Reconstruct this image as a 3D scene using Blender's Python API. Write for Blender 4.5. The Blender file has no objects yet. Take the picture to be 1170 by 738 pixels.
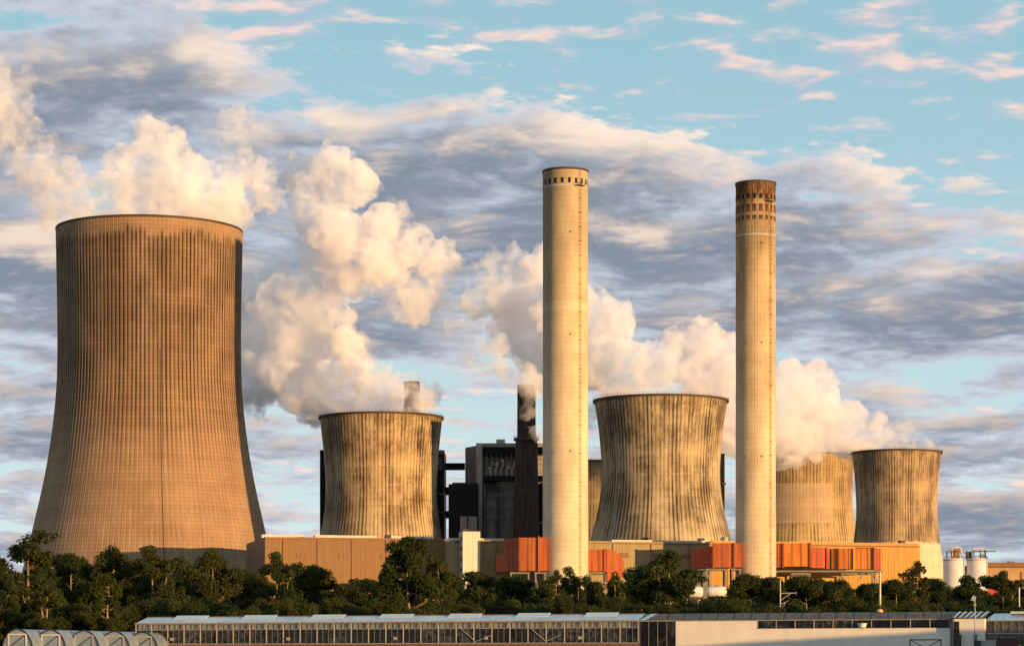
import bpy, bmesh, math, random
import numpy as np
from mathutils import Vector, Matrix
R = math.radians
sc = bpy.context.scene
COL = sc.collection
random.seed(7)

# ------------------------------------------------------------------ camera frame
F, HY, CX, CZ = 2900.0, 755.0, 585.0, -2.3          # focal length in photo pixels, horizon row, centre column, eye height
def P(px, py, Y): return Vector(((px - CX) * Y / F, Y, CZ + (HY - py) * Y / F))
def zat(py, Y): return CZ + (HY - py) * Y / F
def xat(px, Y): return (px - CX) * Y / F
cam = bpy.data.cameras.new('camera'); co = bpy.data.objects.new('camera', cam); COL.objects.link(co)
co.location = (0, 0, CZ); co.rotation_euler = (R(90), 0, 0)
cam.sensor_width = 36; cam.lens = 36 * F / 1170; cam.shift_y = (HY - 369) / 1170
cam.clip_start = 1; cam.clip_end = 60000
sc.camera = co
PHI, ELEV = 48.0, 2.3
SUND = Vector((math.sin(R(PHI)) * math.cos(R(ELEV)), -math.cos(R(PHI)) * math.cos(R(ELEV)), math.sin(R(ELEV))))

# ------------------------------------------------------------------ node helper
class G:
    def __init__(s, tree): s.t = tree; s.n = tree.nodes; s.l = tree.links
    def put(s, sock, v):
        if v is None: return
        if isinstance(v, bpy.types.NodeSocket): s.l.new(v, sock)
        else:
            try:
                if sock.type == 'RGBA' and len(v) == 3: v = (*v, 1)
            except TypeError: pass
            sock.default_value = v
    def node(s, typ, props=None, ins=None):
        n = s.n.new(typ)
        for k, v in (props or {}).items(): setattr(n, k, v)
        for k, v in (ins or {}).items(): s.put(n.inputs[k], v)
        return n
    def m(s, op, a, b=None, c=None, clamp=False):
        n = s.n.new('ShaderNodeMath'); n.operation = op; n.use_clamp = clamp
        s.put(n.inputs[0], a); s.put(n.inputs[1], b); s.put(n.inputs[2], c)
        return n.outputs[0]
    def mix(s, f, a, b, mode='MIX'):
        n = s.n.new('ShaderNodeMix'); n.data_type = 'RGBA'; n.blend_type = mode
        s.put(n.inputs[0], f); s.put(n.inputs[6], a); s.put(n.inputs[7], b)
        return n.outputs[2]
    def rng(s, v, a, b, c=0.0, d=1.0, smooth=True):
        n = s.n.new('ShaderNodeMapRange'); n.interpolation_type = 'SMOOTHSTEP' if smooth else 'LINEAR'; n.clamp = True
        s.put(n.inputs[0], v)
        for i, q in zip((1, 2, 3, 4), (a, b, c, d)): s.put(n.inputs[i], q)
        return n.outputs[0]
    def ramp(s, v, stops):
        n = s.n.new('ShaderNodeValToRGB'); e = n.color_ramp.elements
        while len(e) < len(stops): e.new(0.5)
        for el, (p, c) in zip(e, stops):
            el.position = p; el.color = (c, c, c, 1) if not hasattr(c, '__len__') else (*c, 1)
        s.put(n.inputs[0], v); return n.outputs[0]
    def noise(s, vec, scale, detail=4, rough=.55, dim='3D', dist=0.0):
        n = s.n.new('ShaderNodeTexNoise'); n.noise_dimensions = dim
        s.put(n.inputs['Vector'], vec); s.put(n.inputs['Scale'], scale); s.put(n.inputs['Detail'], detail)
        s.put(n.inputs['Roughness'], rough); s.put(n.inputs['Distortion'], dist)
        return n.outputs[0]
    def sep(s, v):
        n = s.n.new('ShaderNodeSeparateXYZ'); s.put(n.inputs[0], v); return n.outputs
    def comb(s, x=0., y=0., z=0.):
        n = s.n.new('ShaderNodeCombineXYZ'); s.put(n.inputs[0], x); s.put(n.inputs[1], y); s.put(n.inputs[2], z); return n.outputs[0]
    def obj(s): return s.node('ShaderNodeTexCoord').outputs['Object']
    def rand(s): return s.node('ShaderNodeObjectInfo').outputs['Random']

def mat(name):
    m = bpy.data.materials.new(name); m.use_nodes = True
    m.node_tree.nodes.clear(); g = G(m.node_tree)
    o = g.node('ShaderNodeOutputMaterial'); return m, g, o
def princ(g, o, col, rough=.8, metal=0., bump=None, bstr=.3, bdist=.1, spec=.3):
    b = g.node('ShaderNodeBsdfPrincipled', None, {'Base Color': col, 'Roughness': rough, 'Metallic': metal, 'Specular IOR Level': spec})
    if bump is not None:
        bn = g.node('ShaderNodeBump', None, {'Strength': bstr, 'Distance': bdist, 'Height': bump}); g.l.new(bn.outputs[0], b.inputs['Normal'])
    g.l.new(b.outputs[0], o.inputs[0]); return b
def plain(name, col, rough=.7, metal=0., var=.35, scale=.4, spec=.3):
    """weathered paint / concrete: base colour broken up by grime"""
    m, g, o = mat(name); v = g.obj()
    n1 = g.noise(v, scale, 5, .6); sx, sy, sz = g.sep(v)
    n2 = g.noise(g.comb(g.m('MULTIPLY', sx, 1.), g.m('MULTIPLY', sy, 1.), g.m('MULTIPLY', sz, .12)), scale * 3, 4, .6)
    f = g.rng(g.m('ADD', g.m('MULTIPLY', n1, .6), g.m('MULTIPLY', n2, .4)), .38, .66)
    dark = tuple(c * (1 - var) for c in col)
    princ(g, o, g.mix(f, dark, col), rough, metal, g.m('ADD', n1, n2), .15, .05, spec); return m
def cladding(name, col, pitch=1.2, axis=0, var=.25, panel=12., gs=.35):
    """profiled sheet: vertical ribs, sheet joints, faint dirt"""
    m, g, o = mat(name); v = g.obj(); s = g.sep(v)
    u = g.m('DIVIDE', s[axis], pitch); fr = g.m('FRACT', u); tri = g.m('ABSOLUTE', g.m('SUBTRACT', fr, .5))
    groove = g.rng(tri, .40, .49)
    sheet = g.node('ShaderNodeTexWhiteNoise', {'noise_dimensions': '2D'}, {'Vector': g.comb(g.m('FLOOR', g.m('DIVIDE', s[axis], pitch * 3)), g.m('FLOOR', g.m('DIVIDE', s[2], panel)))}).outputs[0]
    n = g.noise(g.comb(g.m('MULTIPLY', s[0], 1.), g.m('MULTIPLY', s[1], 1.), g.m('MULTIPLY', s[2], .1)), .5, 5, .6)
    c = g.mix(g.rng(n, .3, .75), tuple(q * (1 - var) for q in col), col)
    c = g.mix(g.m('MULTIPLY', sheet, .16), c, tuple(q * .6 for q in col))
    hj = g.rng(g.m('ABSOLUTE', g.m('SUBTRACT', g.m('FRACT', g.m('DIVIDE', s[2], panel)), .5)), .485, .497)
    c = g.mix(g.m('MULTIPLY', g.m('MAXIMUM', groove, hj), gs), c, tuple(q * .35 for q in col))
    princ(g, o, c, .55, 0, g.m('SUBTRACT', 1., groove), .5, .12, .12); return m

def shell_mat(name, H, N, base, dark, line, pale, S_blot, S_line, S_pale, lift=1.6, rib=.35, bl=(.4, .62), linew=.30, jag=.04, fine=1.0, lmin=.3, cap=None, liftk=.22, pl=(.48, .62)):
    """board marked concrete shell: one streak per rib, run-off stains whose amount follows the height"""
    m, g, o = mat(name); v = g.obj(); x, y, z = g.sep(v)
    th = g.m('MULTIPLY', g.m('ARCTAN2', y, x), N / (2 * math.pi))
    fr = g.m('ABSOLUTE', g.m('SUBTRACT', g.m('FRACT', th), .5))
    idx = g.m('FLOOR', g.m('ADD', th, .5))
    rr = g.node('ShaderNodeTexWhiteNoise', {'noise_dimensions': '1D'}, {'W': idx}).outputs[0]
    # fr is 0 at middle of the bay, .5 on the rib line
    fl = g.m('SUBTRACT', .5, fr)
    idl = g.node('ShaderNodeTexWhiteNoise', {'noise_dimensions': '1D'}, {'W': g.m('ADD', g.m('FLOOR', th), 91.3)}).outputs[0]
    zn = g.m('DIVIDE', z, H)
    nl = g.noise(g.comb(g.m('MULTIPLY', th, .12), 0., g.m('MULTIPLY', zn, 3.)), 1., 3, .6)
    zj = g.m('ADD', zn, g.m('MULTIPLY', g.m('SUBTRACT', nl, .5), jag * 4)); zj = g.m('ADD', zj, g.m('MULTIPLY', g.m('SUBTRACT', rr, .5), jag))
    st = g.noise(g.comb(g.m('MULTIPLY', th, .55), 0., g.m('MULTIPLY', z, .035)), 1.1, 5, .65)
    st2 = g.noise(g.comb(g.m('MULTIPLY', th, 2.6 * fine), 7., g.m('MULTIPLY', z, .10)), 1.1, 4, .7)
    gran = g.noise(g.comb(g.m('MULTIPLY', th, 2.9 * fine), 2., g.m('MULTIPLY', z, .55)), 1.1, 3, .7)
    blo = g.noise(g.comb(g.m('MULTIPLY', th, .11), 3., g.m('MULTIPLY', z, .045)), 1., 5, .6)
    mixn = g.m('ADD', g.m('ADD', g.m('MULTIPLY', st, .22), g.m('MULTIPLY', blo, .30)), g.m('ADD', g.m('MULTIPLY', st2, .26), g.m('MULTIPLY', gran, .22)))
    mb = g.m('MULTIPLY', g.ramp(zj, S_blot), g.rng(mixn, *bl))
    ml = g.m('MULTIPLY', g.ramp(zj, S_line), g.rng(fl, linew * .4, linew, 1., 0.))
    ml = g.m('MULTIPLY', ml, g.m('ADD', lmin, g.m('MULTIPLY', g.rng(g.m('ADD', g.m('ADD', g.m('MULTIPLY', idl, .25), g.m('MULTIPLY', st2, .40)), g.m('MULTIPLY', blo, .55)), .42, .75), 1. - lmin)))
    mp = g.m('MULTIPLY', g.ramp(zj, S_pale), g.rng(g.m('ADD', g.m('ADD', g.m('MULTIPLY', st2, .45), g.m('MULTIPLY', st, .25)), g.m('MULTIPLY', gran, .3)), *pl))
    c = g.mix(g.rng(blo, .3, .7), base, tuple(q * .78 for q in base))
    c = g.mix(mp, c, pale)
    c = g.mix(mb, c, dark)
    c = g.mix(ml, c, line)
    if cap: c = g.mix(g.m('MULTIPLY', g.ramp(zj, cap[0]), g.rng(g.m('ADD', g.m('MULTIPLY', st2, .6), g.m('MULTIPLY', gran, .4)), .38, .58, .45, 1.)), c, cap[1])
    lf = g.rng(g.m('ABSOLUTE', g.m('SUBTRACT', g.m('FRACT', g.m('DIVIDE', z, lift)), .5)), .38, .48)
    lw = g.node('ShaderNodeTexWhiteNoise', {'noise_dimensions': '1D'}, {'W': g.m('FLOOR', g.m('DIVIDE', z, lift))}).outputs[0]
    c = g.mix(g.m('MULTIPLY', lw, liftk), c, g.mix(.5, c, (0, 0, 0)))
    c = g.mix(g.m('MULTIPLY', lf, liftk), c, (.02, .015, .01))
    h = g.m('ADD', g.m('MULTIPLY', g.rng(fl, .0, .22, 1., 0.), rib), g.m('MULTIPLY', st2, .25))
    princ(g, o, c, .9, 0, h, .35, .5, .15); return m

# ------------------------------------------------------------------ mesh builder
class MB:
    def __init__(s): s.v = []; s.f = []
    def add(s, vs, fs):
        b = len(s.v); s.v += [tuple(q) for q in vs]; s.f += [tuple(i + b for i in f) for f in fs]; return s
    def box(s, x0, x1, y0, y1, z0, z1, M=None):
        vs = [Vector((x, y, z)) for z in (z0, z1) for x, y in ((x0, y0), (x1, y0), (x1, y1), (x0, y1))]
        if M: vs = [M @ q for q in vs]
        return s.add(vs, [(0, 3, 2, 1), (4, 5, 6, 7), (0, 1, 5, 4), (1, 2, 6, 5), (2, 3, 7, 6), (3, 0, 4, 7)])
    def bar(s, a, b, w, h=None):
        a, b = Vector(a), Vector(b); d = (b - a); L = d.length; h = h or w
        q = d.to_track_quat('X', 'Z').to_matrix().to_4x4(); M = Matrix.Translation(a) @ q
        return s.box(0, L, -w / 2, w / 2, -h / 2, h / 2, M)
    def tube(s, pts, rad, n=8, cap=True):
        pts = [Vector(p) for p in pts]; rad = rad if hasattr(rad, '__len__') else [rad] * len(pts)
        vs, fs = [], []
        for i, p in enumerate(pts):
            d = (pts[min(i + 1, len(pts) - 1)] - pts[max(i - 1, 0)]).normalized()
            a = d.orthogonal().normalized() if i == 0 else (a - d * a.dot(d)).normalized()
            b = d.cross(a)
            for k in range(n):
                t = 2 * math.pi * k / n; vs.append(p + (a * math.cos(t) + b * math.sin(t)) * rad[i])
        for i in range(len(pts) - 1):
            for k in range(n):
                k2 = (k + 1) % n; fs.append((i * n + k, i * n + k2, (i + 1) * n + k2, (i + 1) * n + k))
        if cap: fs += [tuple(range(n - 1, -1, -1)), tuple(range((len(pts) - 1) * n, len(pts) * n))]
        return s.add(vs, fs)
    def lathe(s, prof, n=64, closed=False, a0=0., a1=2 * math.pi, M=None, rfun=None):
        full = abs(a1 - a0 - 2 * math.pi) < 1e-6; m = n if full else n + 1
        vs = []
        for r, z in prof:
            for k in range(m):
                t = a0 + (a1 - a0) * k / n; q = r + (rfun(t, z) if rfun else 0)
                p = Vector((q * math.cos(t), q * math.sin(t), z)); vs.append(M @ p if M else p)
        fs = []
        L = len(prof)
        for i in range(L if closed else L - 1):
            j = (i + 1) % L
            for k in range(n):
                k2 = (k + 1) % m; fs.append((i * m + k, i * m + k2, j * m + k2, j * m + k))
        return s.add(vs, fs)
    def prism(s, poly, y0, y1, M=None):
        """polygon in local x,z extruded along y"""
        n = len(poly); vs = [Vector((x, y0, z)) for x, z in poly] + [Vector((x, y1, z)) for x, z in poly]
        if M: vs = [M @ q for q in vs]
        fs = [tuple(range(n)), tuple(range(2 * n - 1, n - 1, -1))] + [(i, i + n, (i + 1) % n + n, (i + 1) % n) for i in range(n)]
        return s.add(vs, fs)
    def plan(s, poly, z0, z1):
        """polygon in x,y extruded upwards"""
        n = len(poly); vs = [Vector((x, y, z0)) for x, y in poly] + [Vector((x, y, z1)) for x, y in poly]
        fs = [tuple(range(n - 1, -1, -1)), tuple(range(n, 2 * n))] + [(i, (i + 1) % n, (i + 1) % n + n, i + n) for i in range(n)]
        return s.add(vs, fs)
    def build(s, name, m, parent=None, smooth=False, loc=None, rz=0., fix=True):
        me = bpy.data.meshes.new(name); me.from_pydata(s.v, [], s.f)
        if fix:
            bm = bmesh.new(); bm.from_mesh(me); bmesh.ops.recalc_face_normals(bm, faces=bm.faces); bm.to_mesh(me); bm.free()
        if smooth: me.shade_smooth()
        me.materials.append(m)
        o = bpy.data.objects.new(name, me); COL.objects.link(o)
        if parent: o.parent = parent
        if loc is not None: o.location = loc
        o.rotation_euler.z = rz
        return o
def tag(o, label=None, cat=None, group=None, kind=None):
    for k, v in (('label', label), ('category', cat), ('group', group), ('kind', kind)):
        if v: o[k] = v
    return o
def thing(name, label, cat, loc=(0, 0, 0), rz=0., group=None):
    o = bpy.data.objects.new(name, None); COL.objects.link(o); o.location = loc; o.rotation_euler.z = rz
    o.empty_display_size = 1
    return tag(o, label, cat, group)
def twin(o, parent=None, loc=None, rz=None):
    c = o.copy(); COL.objects.link(c)
    if parent: c.parent = parent
    if loc is not None: c.location = loc
    if rz is not None: c.rotation_euler.z = rz
    return c

# ------------------------------------------------------------------ materials
M = {}
M['ground'] = plain('field soil and grass', (.07, .075, .035), .95, 0, .5, .08)
M['rail'] = plain('dark rusted steel', (.07, .045, .035), .7, .0)
M['steel'] = plain('grey painted steel', (.22, .21, .20), .5, .0, .3, 1.)
M['dsteel'] = plain('dark steel', (.055, .053, .055), .6, 0, .4, .5)
M['black'] = plain('black opening', (.012, .011, .012), .8)
M['brown_clad'] = cladding('sand brown cladding', (.25, .14, .065), 1.3, 0, .15)
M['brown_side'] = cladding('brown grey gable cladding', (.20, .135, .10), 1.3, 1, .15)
M['olive_clad'] = cladding('olive cladding', (.33, .25, .13), 1.3, 0, .2)
M['gold_clad'] = cladding('ochre cladding', (.50, .27, .07), 1.5, 0, .2)
M['cream'] = plain('cream roof edge', (.62, .52, .44), .6, 0, .2)
M['white_tower'] = cladding('white panel cladding', (.60, .54, .46), 2.2, 0, .12, 6.)
M['boiler'] = cladding('dark boiler house cladding', (.30, .265, .235), 2.0, 0, .3, 9.)
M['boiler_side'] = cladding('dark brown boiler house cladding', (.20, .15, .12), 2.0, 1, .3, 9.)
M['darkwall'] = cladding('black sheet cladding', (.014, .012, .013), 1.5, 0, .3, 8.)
M['pilaster'] = plain('grey concrete pilaster', (.42, .375, .33), .8, 0, .25, .2)
M['orange'] = cladding('orange duct sheet', (.56, .150, .05), .9, 0, .40, 30.)
M['orange2'] = cladding('red orange duct sheet', (.46, .10, .05), .9, 0, .40, 30.)
M['amber'] = cladding('amber duct sheet', (.70, .235, .05), .9, 0, .40, 30.)
M['silo'] = plain('pale grey silo paint', (.62, .58, .54), .5, 0, .12, .3)
M['red'] = cladding('red shed sheet', (.50, .08, .055), 1.0, 0, .2, 20.)
M['brick_stack'] = None
M['tan'] = cladding('tan hall cladding', (.48, .30, .16), 1.6, 0, .2, 5.)
M['tan2'] = cladding('dark brown fascia', (.25, .13, .075), 1.6, 0, .2, 20.)
M['gh_frame'] = plain('pale galvanised greenhouse frame', (.42, .36, .31), .5, .2, .25, 2.)
M['gh_dark'] = plain('dark greenhouse bars', (.20, .16, .13), .6, 0, .3, 2.)
M['curtain'] = plain('folded white shade screen', (.66, .60, .56), .8, 0, .30, 1.5)
M['sill'] = plain('weathered red brown sill wall', (.20, .11, .08), .85, 0, .3, 1.)
M['white_wall'] = plain('white painted hall wall', (.80, .70, .61), .65, 0, .12, .22)
M['mast'] = plain('galvanised mast', (.40, .38, .36), .5, .1)
M['hoop'] = plain('black tunnel hoop', (.03, .03, .035), .5)
M['lampglass'] = plain('lamp head grey', (.5, .5, .52), .3)
M['bark'] = plain('tree bark', (.30, .20, .12), .9, 0, .5, 1.2)
M['hood_sunlit'] = plain('sunlight toned hood', (.70, .40, .22), .5)  # white hood with the orange sunlight put into its base colour
M['greybox'] = plain('grey unit box', (.36, .36, .34), .6)
M['redbox'] = plain('dark red crate', (.10, .035, .03), .6)

def mk_glass(name, tint, refl=.25, rough=.04):
    m, g, o = mat(name)
    tr = g.node('ShaderNodeBsdfTransparent', None, {'Color': tint}); gl = g.node('ShaderNodeBsdfGlossy', None, {'Color': (.9, .9, .9, 1), 'Roughness': rough})
    lw = g.node('ShaderNodeLayerWeight', None, {'Blend': .5})
    d = g.noise(g.obj(), 1.2, 4, .6)
    mx = g.node('ShaderNodeMixShader', None, {0: g.m('ADD', g.m('MULTIPLY', g.m('POWER', lw.outputs['Facing'], 4.), .55), .016, clamp=True), 1: tr.outputs[0], 2: gl.outputs[0]})
    df = g.node('ShaderNodeBsdfDiffuse', None, {'Color': (.42, .40, .37, 1)})
    mx2 = g.node('ShaderNodeMixShader', None, {0: g.m('MULTIPLY', g.m('MULTIPLY', g.rng(d, .35, .75), g.rng(g.noise(g.obj(), .16, 3, .6), .42, .62, .3, 2.6)), refl), 1: mx.outputs[0], 2: df.outputs[0]})
    g.l.new(mx2.outputs[0], o.inputs[0]); return m
M['glass'] = mk_glass('dusty greenhouse glass', (.86, .88, .86, 1), .06)
M['darkglass'] = mk_glass('dark window glass', (.35, .36, .36, 1), .10)
def mk_roofglass():
    m, g, o = mat('sky toned roof glass'); v = g.obj(); x, y, z = g.sep(v)
    n = g.noise(v, .35, 5, .6); bar = g.rng(g.m('ABSOLUTE', g.m('SUBTRACT', g.m('FRACT', g.m('DIVIDE', x, .95)), .5)), .44, .48)
    c = g.mix(g.rng(n, .35, .7), (.30, .37, .44), (.46, .52, .56)); c = g.mix(g.m('MULTIPLY', bar, .5), c, (.2, .2, .2))  # bluish white of the reflected sky put into the base colour
    princ(g, o, c, .22, 0, None, spec=.6); return m
M['roofglass'] = mk_roofglass()
M['ventglass'] = plain('milky vent glass', (.50, .55, .57), .25, 0, .12, .6, .6)
def mk_film():
    m, g, o = mat('polythene film'); n = g.noise(g.obj(), .7, 4, .6)
    c = g.mix(g.rng(n, .3, .7), (.30, .37, .44), (.42, .49, .55))
    p = g.node('ShaderNodeBsdfPrincipled', None, {'Base Color': c, 'Roughness': .35, 'Specular IOR Level': .5})
    t = g.node('ShaderNodeBsdfTranslucent', None, {'Color': c}); tr = g.node('ShaderNodeBsdfTransparent', None, {'Color': (.9, .92, .95, 1)})
    a = g.node('ShaderNodeMixShader', None, {0: .35, 1: p.outputs[0], 2: t.outputs[0]})
    b = g.node('ShaderNodeMixShader', None, {0: .34, 1: a.outputs[0], 2: tr.outputs[0]}); g.l.new(b.outputs[0], o.inputs[0]); return m
M['film'] = mk_film()
def mk_roofing():
    m, g, o = mat('weathered dark corrugated roofing'); v = g.obj(); x, y, z = g.sep(v)
    u = g.m('ADD', g.m('DIVIDE', x, 2.6), g.m('MULTIPLY', z, .25)); fr = g.m('ABSOLUTE', g.m('SUBTRACT', g.m('FRACT', u), .5))
    n = g.noise(v, 1.6, 6, .7); spots = g.rng(g.noise(v, 3.2, 5, .7), .60, .70)
    c = g.mix(g.rng(n, .3, .7), (.055, .045, .04), (.13, .105, .09)); c = g.mix(g.m('MULTIPLY', g.rng(fr, .40, .49), .7), c, (.018, .016, .015))
    c = g.mix(g.m('MULTIPLY', spots, .55), c, (.36, .32, .27))
    princ(g, o, c, .7, 0, g.m('SUBTRACT', n, g.rng(fr, .38, .49)), .5, .1); return m
M['roofing'] = mk_roofing()
def mk_leaf(name, a, b):
    m, g, o = mat(name); v = g.obj()
    n = g.noise(v, .45, 3, .5); r = g.rand()
    c = g.mix(g.rng(n, .35, .65), a, b); c = g.mix(g.m('MULTIPLY', r, .6), c, (.055, .052, .016))
    p = g.node('ShaderNodeBsdfPrincipled', None, {'Base Color': c, 'Roughness': .7, 'Specular IOR Level': .06})
    t = g.node('ShaderNodeBsdfTranslucent', None, {'Color': g.mix(.5, c, (.10, .10, .015))})
    mx = g.node('ShaderNodeMixShader', None, {0: .22, 1: p.outputs[0], 2: t.outputs[0]}); g.l.new(mx.outputs[0], o.inputs[0]); return m
M['leaf'] = mk_leaf('deep green foliage', (.015, .028, .009), (.036, .052, .015))
M['leaf2'] = mk_leaf('olive foliage', (.022, .033, .009), (.054, .062, .017))
M['crop'] = mk_leaf('crop foliage', (.014, .030, .012), (.030, .050, .018))
def mk_steam(name, dens, col=(1, 1, 1), lo=.40, hi=.58, fl=.0):
    """steam: two sizes of turbulence open holes and fray the edges of the hull"""
    m, g, o = mat(name); v = g.obj()
    a = g.noise(v, .042, 3, .55, dist=.4); b = g.noise(v, .15, 6, .66, dist=.5)
    n = g.m('ADD', g.m('MULTIPLY', a, .48), g.m('MULTIPLY', b, .52))
    d = g.m('MULTIPLY', g.rng(n, lo, hi, fl, 1.), dens)
    p = g.node('ShaderNodeVolumePrincipled', None, {'Color': col, 'Density': d, 'Anisotropy': 0.})
    g.l.new(p.outputs[0], o.inputs['Volume']); return m
M['steam'] = mk_steam('dense steam', .24, (.982, .962, .972), .41, .63, .015)
M['steam_far'] = mk_steam('dense far steam', .20, (.975, .950, .965), .39, .62, .03)
M['wisp'] = mk_steam('thin steam', .16, (.98, .952, .955), .42, .66, .0)

def mk_stack():
    m, g, o = mat('sooty brick stack'); v = g.obj(); x, y, z = g.sep(v)
    th = g.m('ARCTAN2', y, x)
    br = g.node('ShaderNodeTexBrick', None, {'Vector': g.comb(g.m('MULTIPLY', th, 6.), z), 'Color1': (.085, .05, .042, 1), 'Color2': (.055, .036, .034, 1), 'Mortar': (.035, .028, .027, 1), 'Scale': .9, 'Mortar Size': .03})
    n = g.noise(g.comb(g.m('MULTIPLY', th, 3.), 0., g.m('MULTIPLY', z, .05)), 1.5, 5, .6)
    princ(g, o, g.mix(g.rng(n, .35, .7), br.outputs[0], (.02, .016, .017)), .9); return m
M['brick_stack'] = mk_stack()

# ------------------------------------------------------------------ ground
def ground_h(x, y):
    f = lambda a, b: (lambda t: t * t * (3 - 2 * t))(min(max((y - a) / (b - a), 0), 1))
    return -4.0 + 2.2 * f(120, 300) + 1.8 * f(425, 470)
gb = MB(); xs = [-20000, -6000, -2000, -600, -300, -150, -75, 0, 75, 150, 300, 600, 2000, 6000, 20000]
ys = [-20000, -4000, -800, -200, -50, 0, 50] + [120 + 15 * i for i in range(13)] + [330, 425, 432, 440, 448, 456, 464, 472, 600, 1000, 1600, 3000, 7000, 20000]
vs = [(x, y, ground_h(x, y)) for y in ys for x in xs]; nx = len(xs)
gb.add(vs, [(j * nx + i, j * nx + i + 1, (j + 1) * nx + i + 1, (j + 1) * nx + i) for j in range(len(ys) - 1) for i in range(nx - 1)])
tag(gb.build('ground', M['ground'], smooth=True), kind='structure')

# ------------------------------------------------------------------ cooling towers
def interp(tab, z):
    if z <= tab[0][0]: return tab[0][1]
    for (a, ra), (b, rb) in zip(tab, tab[1:]):
        if z <= b: t = (z - a) / (b - a); return ra + (rb - ra) * t
    return tab[-1][1]
def smooth_profile(pts, n=60):
    """Catmull-Rom through (z, r)"""
    out = []
    for i in range(len(pts) - 1):
        p0 = pts[max(i - 1, 0)]; p1 = pts[i]; p2 = pts[i + 1]; p3 = pts[min(i + 2, len(pts) - 1)]
        for k in range(8):
            t = k / 8; out.append(tuple(.5 * ((2 * b) + (-a + c) * t + (2 * a - 5 * b + 4 * c - d) * t * t + (-a + 3 * b - 3 * c + d) * t ** 3) for a, b, c, d in zip(p0, p1, p2, p3)))
    out.append(tuple(pts[-1])); return out
def tower(label, px, Y, prof_px, material, nrib, ribh, lip=.8, open_bottom=0., group='cooling towers of the plant'):
    s = Y / F; X = xat(px, Y)
    t = thing('cooling_tower', label, 'cooling tower', (X, Y, 0), 0, group)
    pts = sorted((zat(y, Y), hw * s) for y, hw in prof_px)
    z0 = pts[0][0]
    if z0 > open_bottom + .5:
        (za, ra), (zb, rb) = pts[0], pts[1]; sl = (rb - ra) / (zb - za) * 1.15; pts = [(open_bottom, ra + sl * (open_bottom - za))] + pts
    pr = smooth_profile(pts); H = pr[-1][0]; th = .9
    prof = [(r, z) for z, r in pr] + [(r - th, z) for z, r in reversed(pr)]
    seg = nrib * 4 if nrib * 4 < 640 else nrib * 3
    def rf(a, z):
        if not ribh: return 0
        f = (a * nrib / (2 * math.pi) + .5) % 1.0; return ribh if (f < .13 or f > .87) else 0
    MB().lathe(prof, seg, True, rfun=rf).build('shell', material, t, smooth=not ribh)
    rt = pr[-1][1]
    MB().lathe([(rt + lip, H - .9), (rt + lip, H + .25), (rt - 1.1, H + .25), (rt - 1.1, H - .3), (rt - .3, H - .9)], 160, True).build('rim', M['rail'], t)
    if lip < .5: return t, pr, H
    rb = MB(); n = 90
    for k in range(n):
        a = 2 * math.pi * k / n; c, d = math.cos(a) * (rt + lip - .15), math.sin(a) * (rt + lip - .15)
        rb.bar((c, d, H + .25), (c, d, H + 1.2), .1)
    rb.lathe([(rt + lip - .2, H + 1.12), (rt + lip - .1, H + 1.12), (rt + lip - .1, H + 1.2), (rt + lip - .2, H + 1.2)], 120, True)
    rb.build('railing', M['rail'], t)
    return t, pr, H
# big tower
YA = 1263.
HA = zat(264, YA)
mA = shell_mat('streaked brown concrete', HA, 140, (.33, .20, .115), (.10, .066, .042), (.018, .013, .013), (.43, .32, .21),
               [(0, .0), (.42, .05), (.60, .45), (.78, .75), (.955, .95), (.972, .05)], [(0, .12), (.40, .18), (.52, .75), (.66, 1.), (.955, 1.), (.97, .18)],
               [(0, .35), (.3, .5), (.5, .3), (.8, .1), (.95, .5), (1, .1)], 1.9, .3, (.33, .68), .30, .014, lmin=.6, liftk=.26)
tA, prA, _ = tower('tallest and widest brown cooling tower on the left with black vertical rib streaks', 171, YA,
    [(264, 105.6), (300, 105), (350, 104), (400, 103.7), (440, 104.6), (480, 108), (520, 113.5), (560, 121), (612, 133), (650, 142)], mA, 140, .09, .25)
# service ladder on its face
lad = MB()
for (za, ra), (zb, rb) in zip(prA, prA[1:]):
    if zb < HA * .70:
        a = R(-75.5); lad.bar((math.cos(a) * (ra + .25), math.sin(a) * (ra + .25), za), (math.cos(a) * (rb + .25), math.sin(a) * (rb + .25), zb), .24, .2)
lad.build('service_ladder', M['rail'], tA)
def small_mat(name, H, base, dark, line, pale, b, l, p, bl=(.40, .62), N=96, **k): return shell_mat(name, H, N, base, dark, line, pale, b, l, p, 1.3, .3, bl, .32, **{'lmin': .18, 'jag': .05, 'pl': (.495, .575), 'fine': 1.25, **k})
YB = 1400.; HB = zat(477, YB)
mB = small_mat('golden streaked concrete', HB, (.48, .345, .19), (.105, .062, .036), (.035, .022, .017), (.84, .66, .44),
     [(0, .35), (.45, .5), (.62, .85), (.93, .95), (1, .8)], [(0, .5), (.5, .9), (1, .9)], [(0, .4), (.4, .9), (.6, .9), (.9, .7), (1, .3)], (.465, .565))
tB, _, _ = tower('golden streaked cooling tower behind the long brown hall, right of the tallest tower', 435.5, YB,
    [(477, 70), (490, 68.5), (520, 65.5), (555, 63.5), (585, 65), (612, 70), (640, 77)], mB, 96, .0)
YC = 1320.; HC = zat(458, YC)
mC = small_mat('grey ochre streaked concrete', HC, (.46, .35, .21), (.09, .062, .04), (.032, .024, .02), (.82, .68, .48),
     [(0, .1), (.38, .35), (.52, .75), (.70, .8), (.95, .9), (1, .7)], [(0, .35), (.4, .8), (.6, 1.), (1, .9)], [(0, .5), (.35, .9), (.6, .6), (.9, .6), (1, .2)], (.455, .56))
tower('wide grey ochre cooling tower with dark stained waist between the two tall chimneys', 755, YC,
    [(458, 76), (470, 74), (500, 70), (540, 67.5), (575, 70.5), (615, 80), (640, 88)], mC, 104, .0)
YF_ = 1720.; HF = zat(530, YF_)
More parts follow.
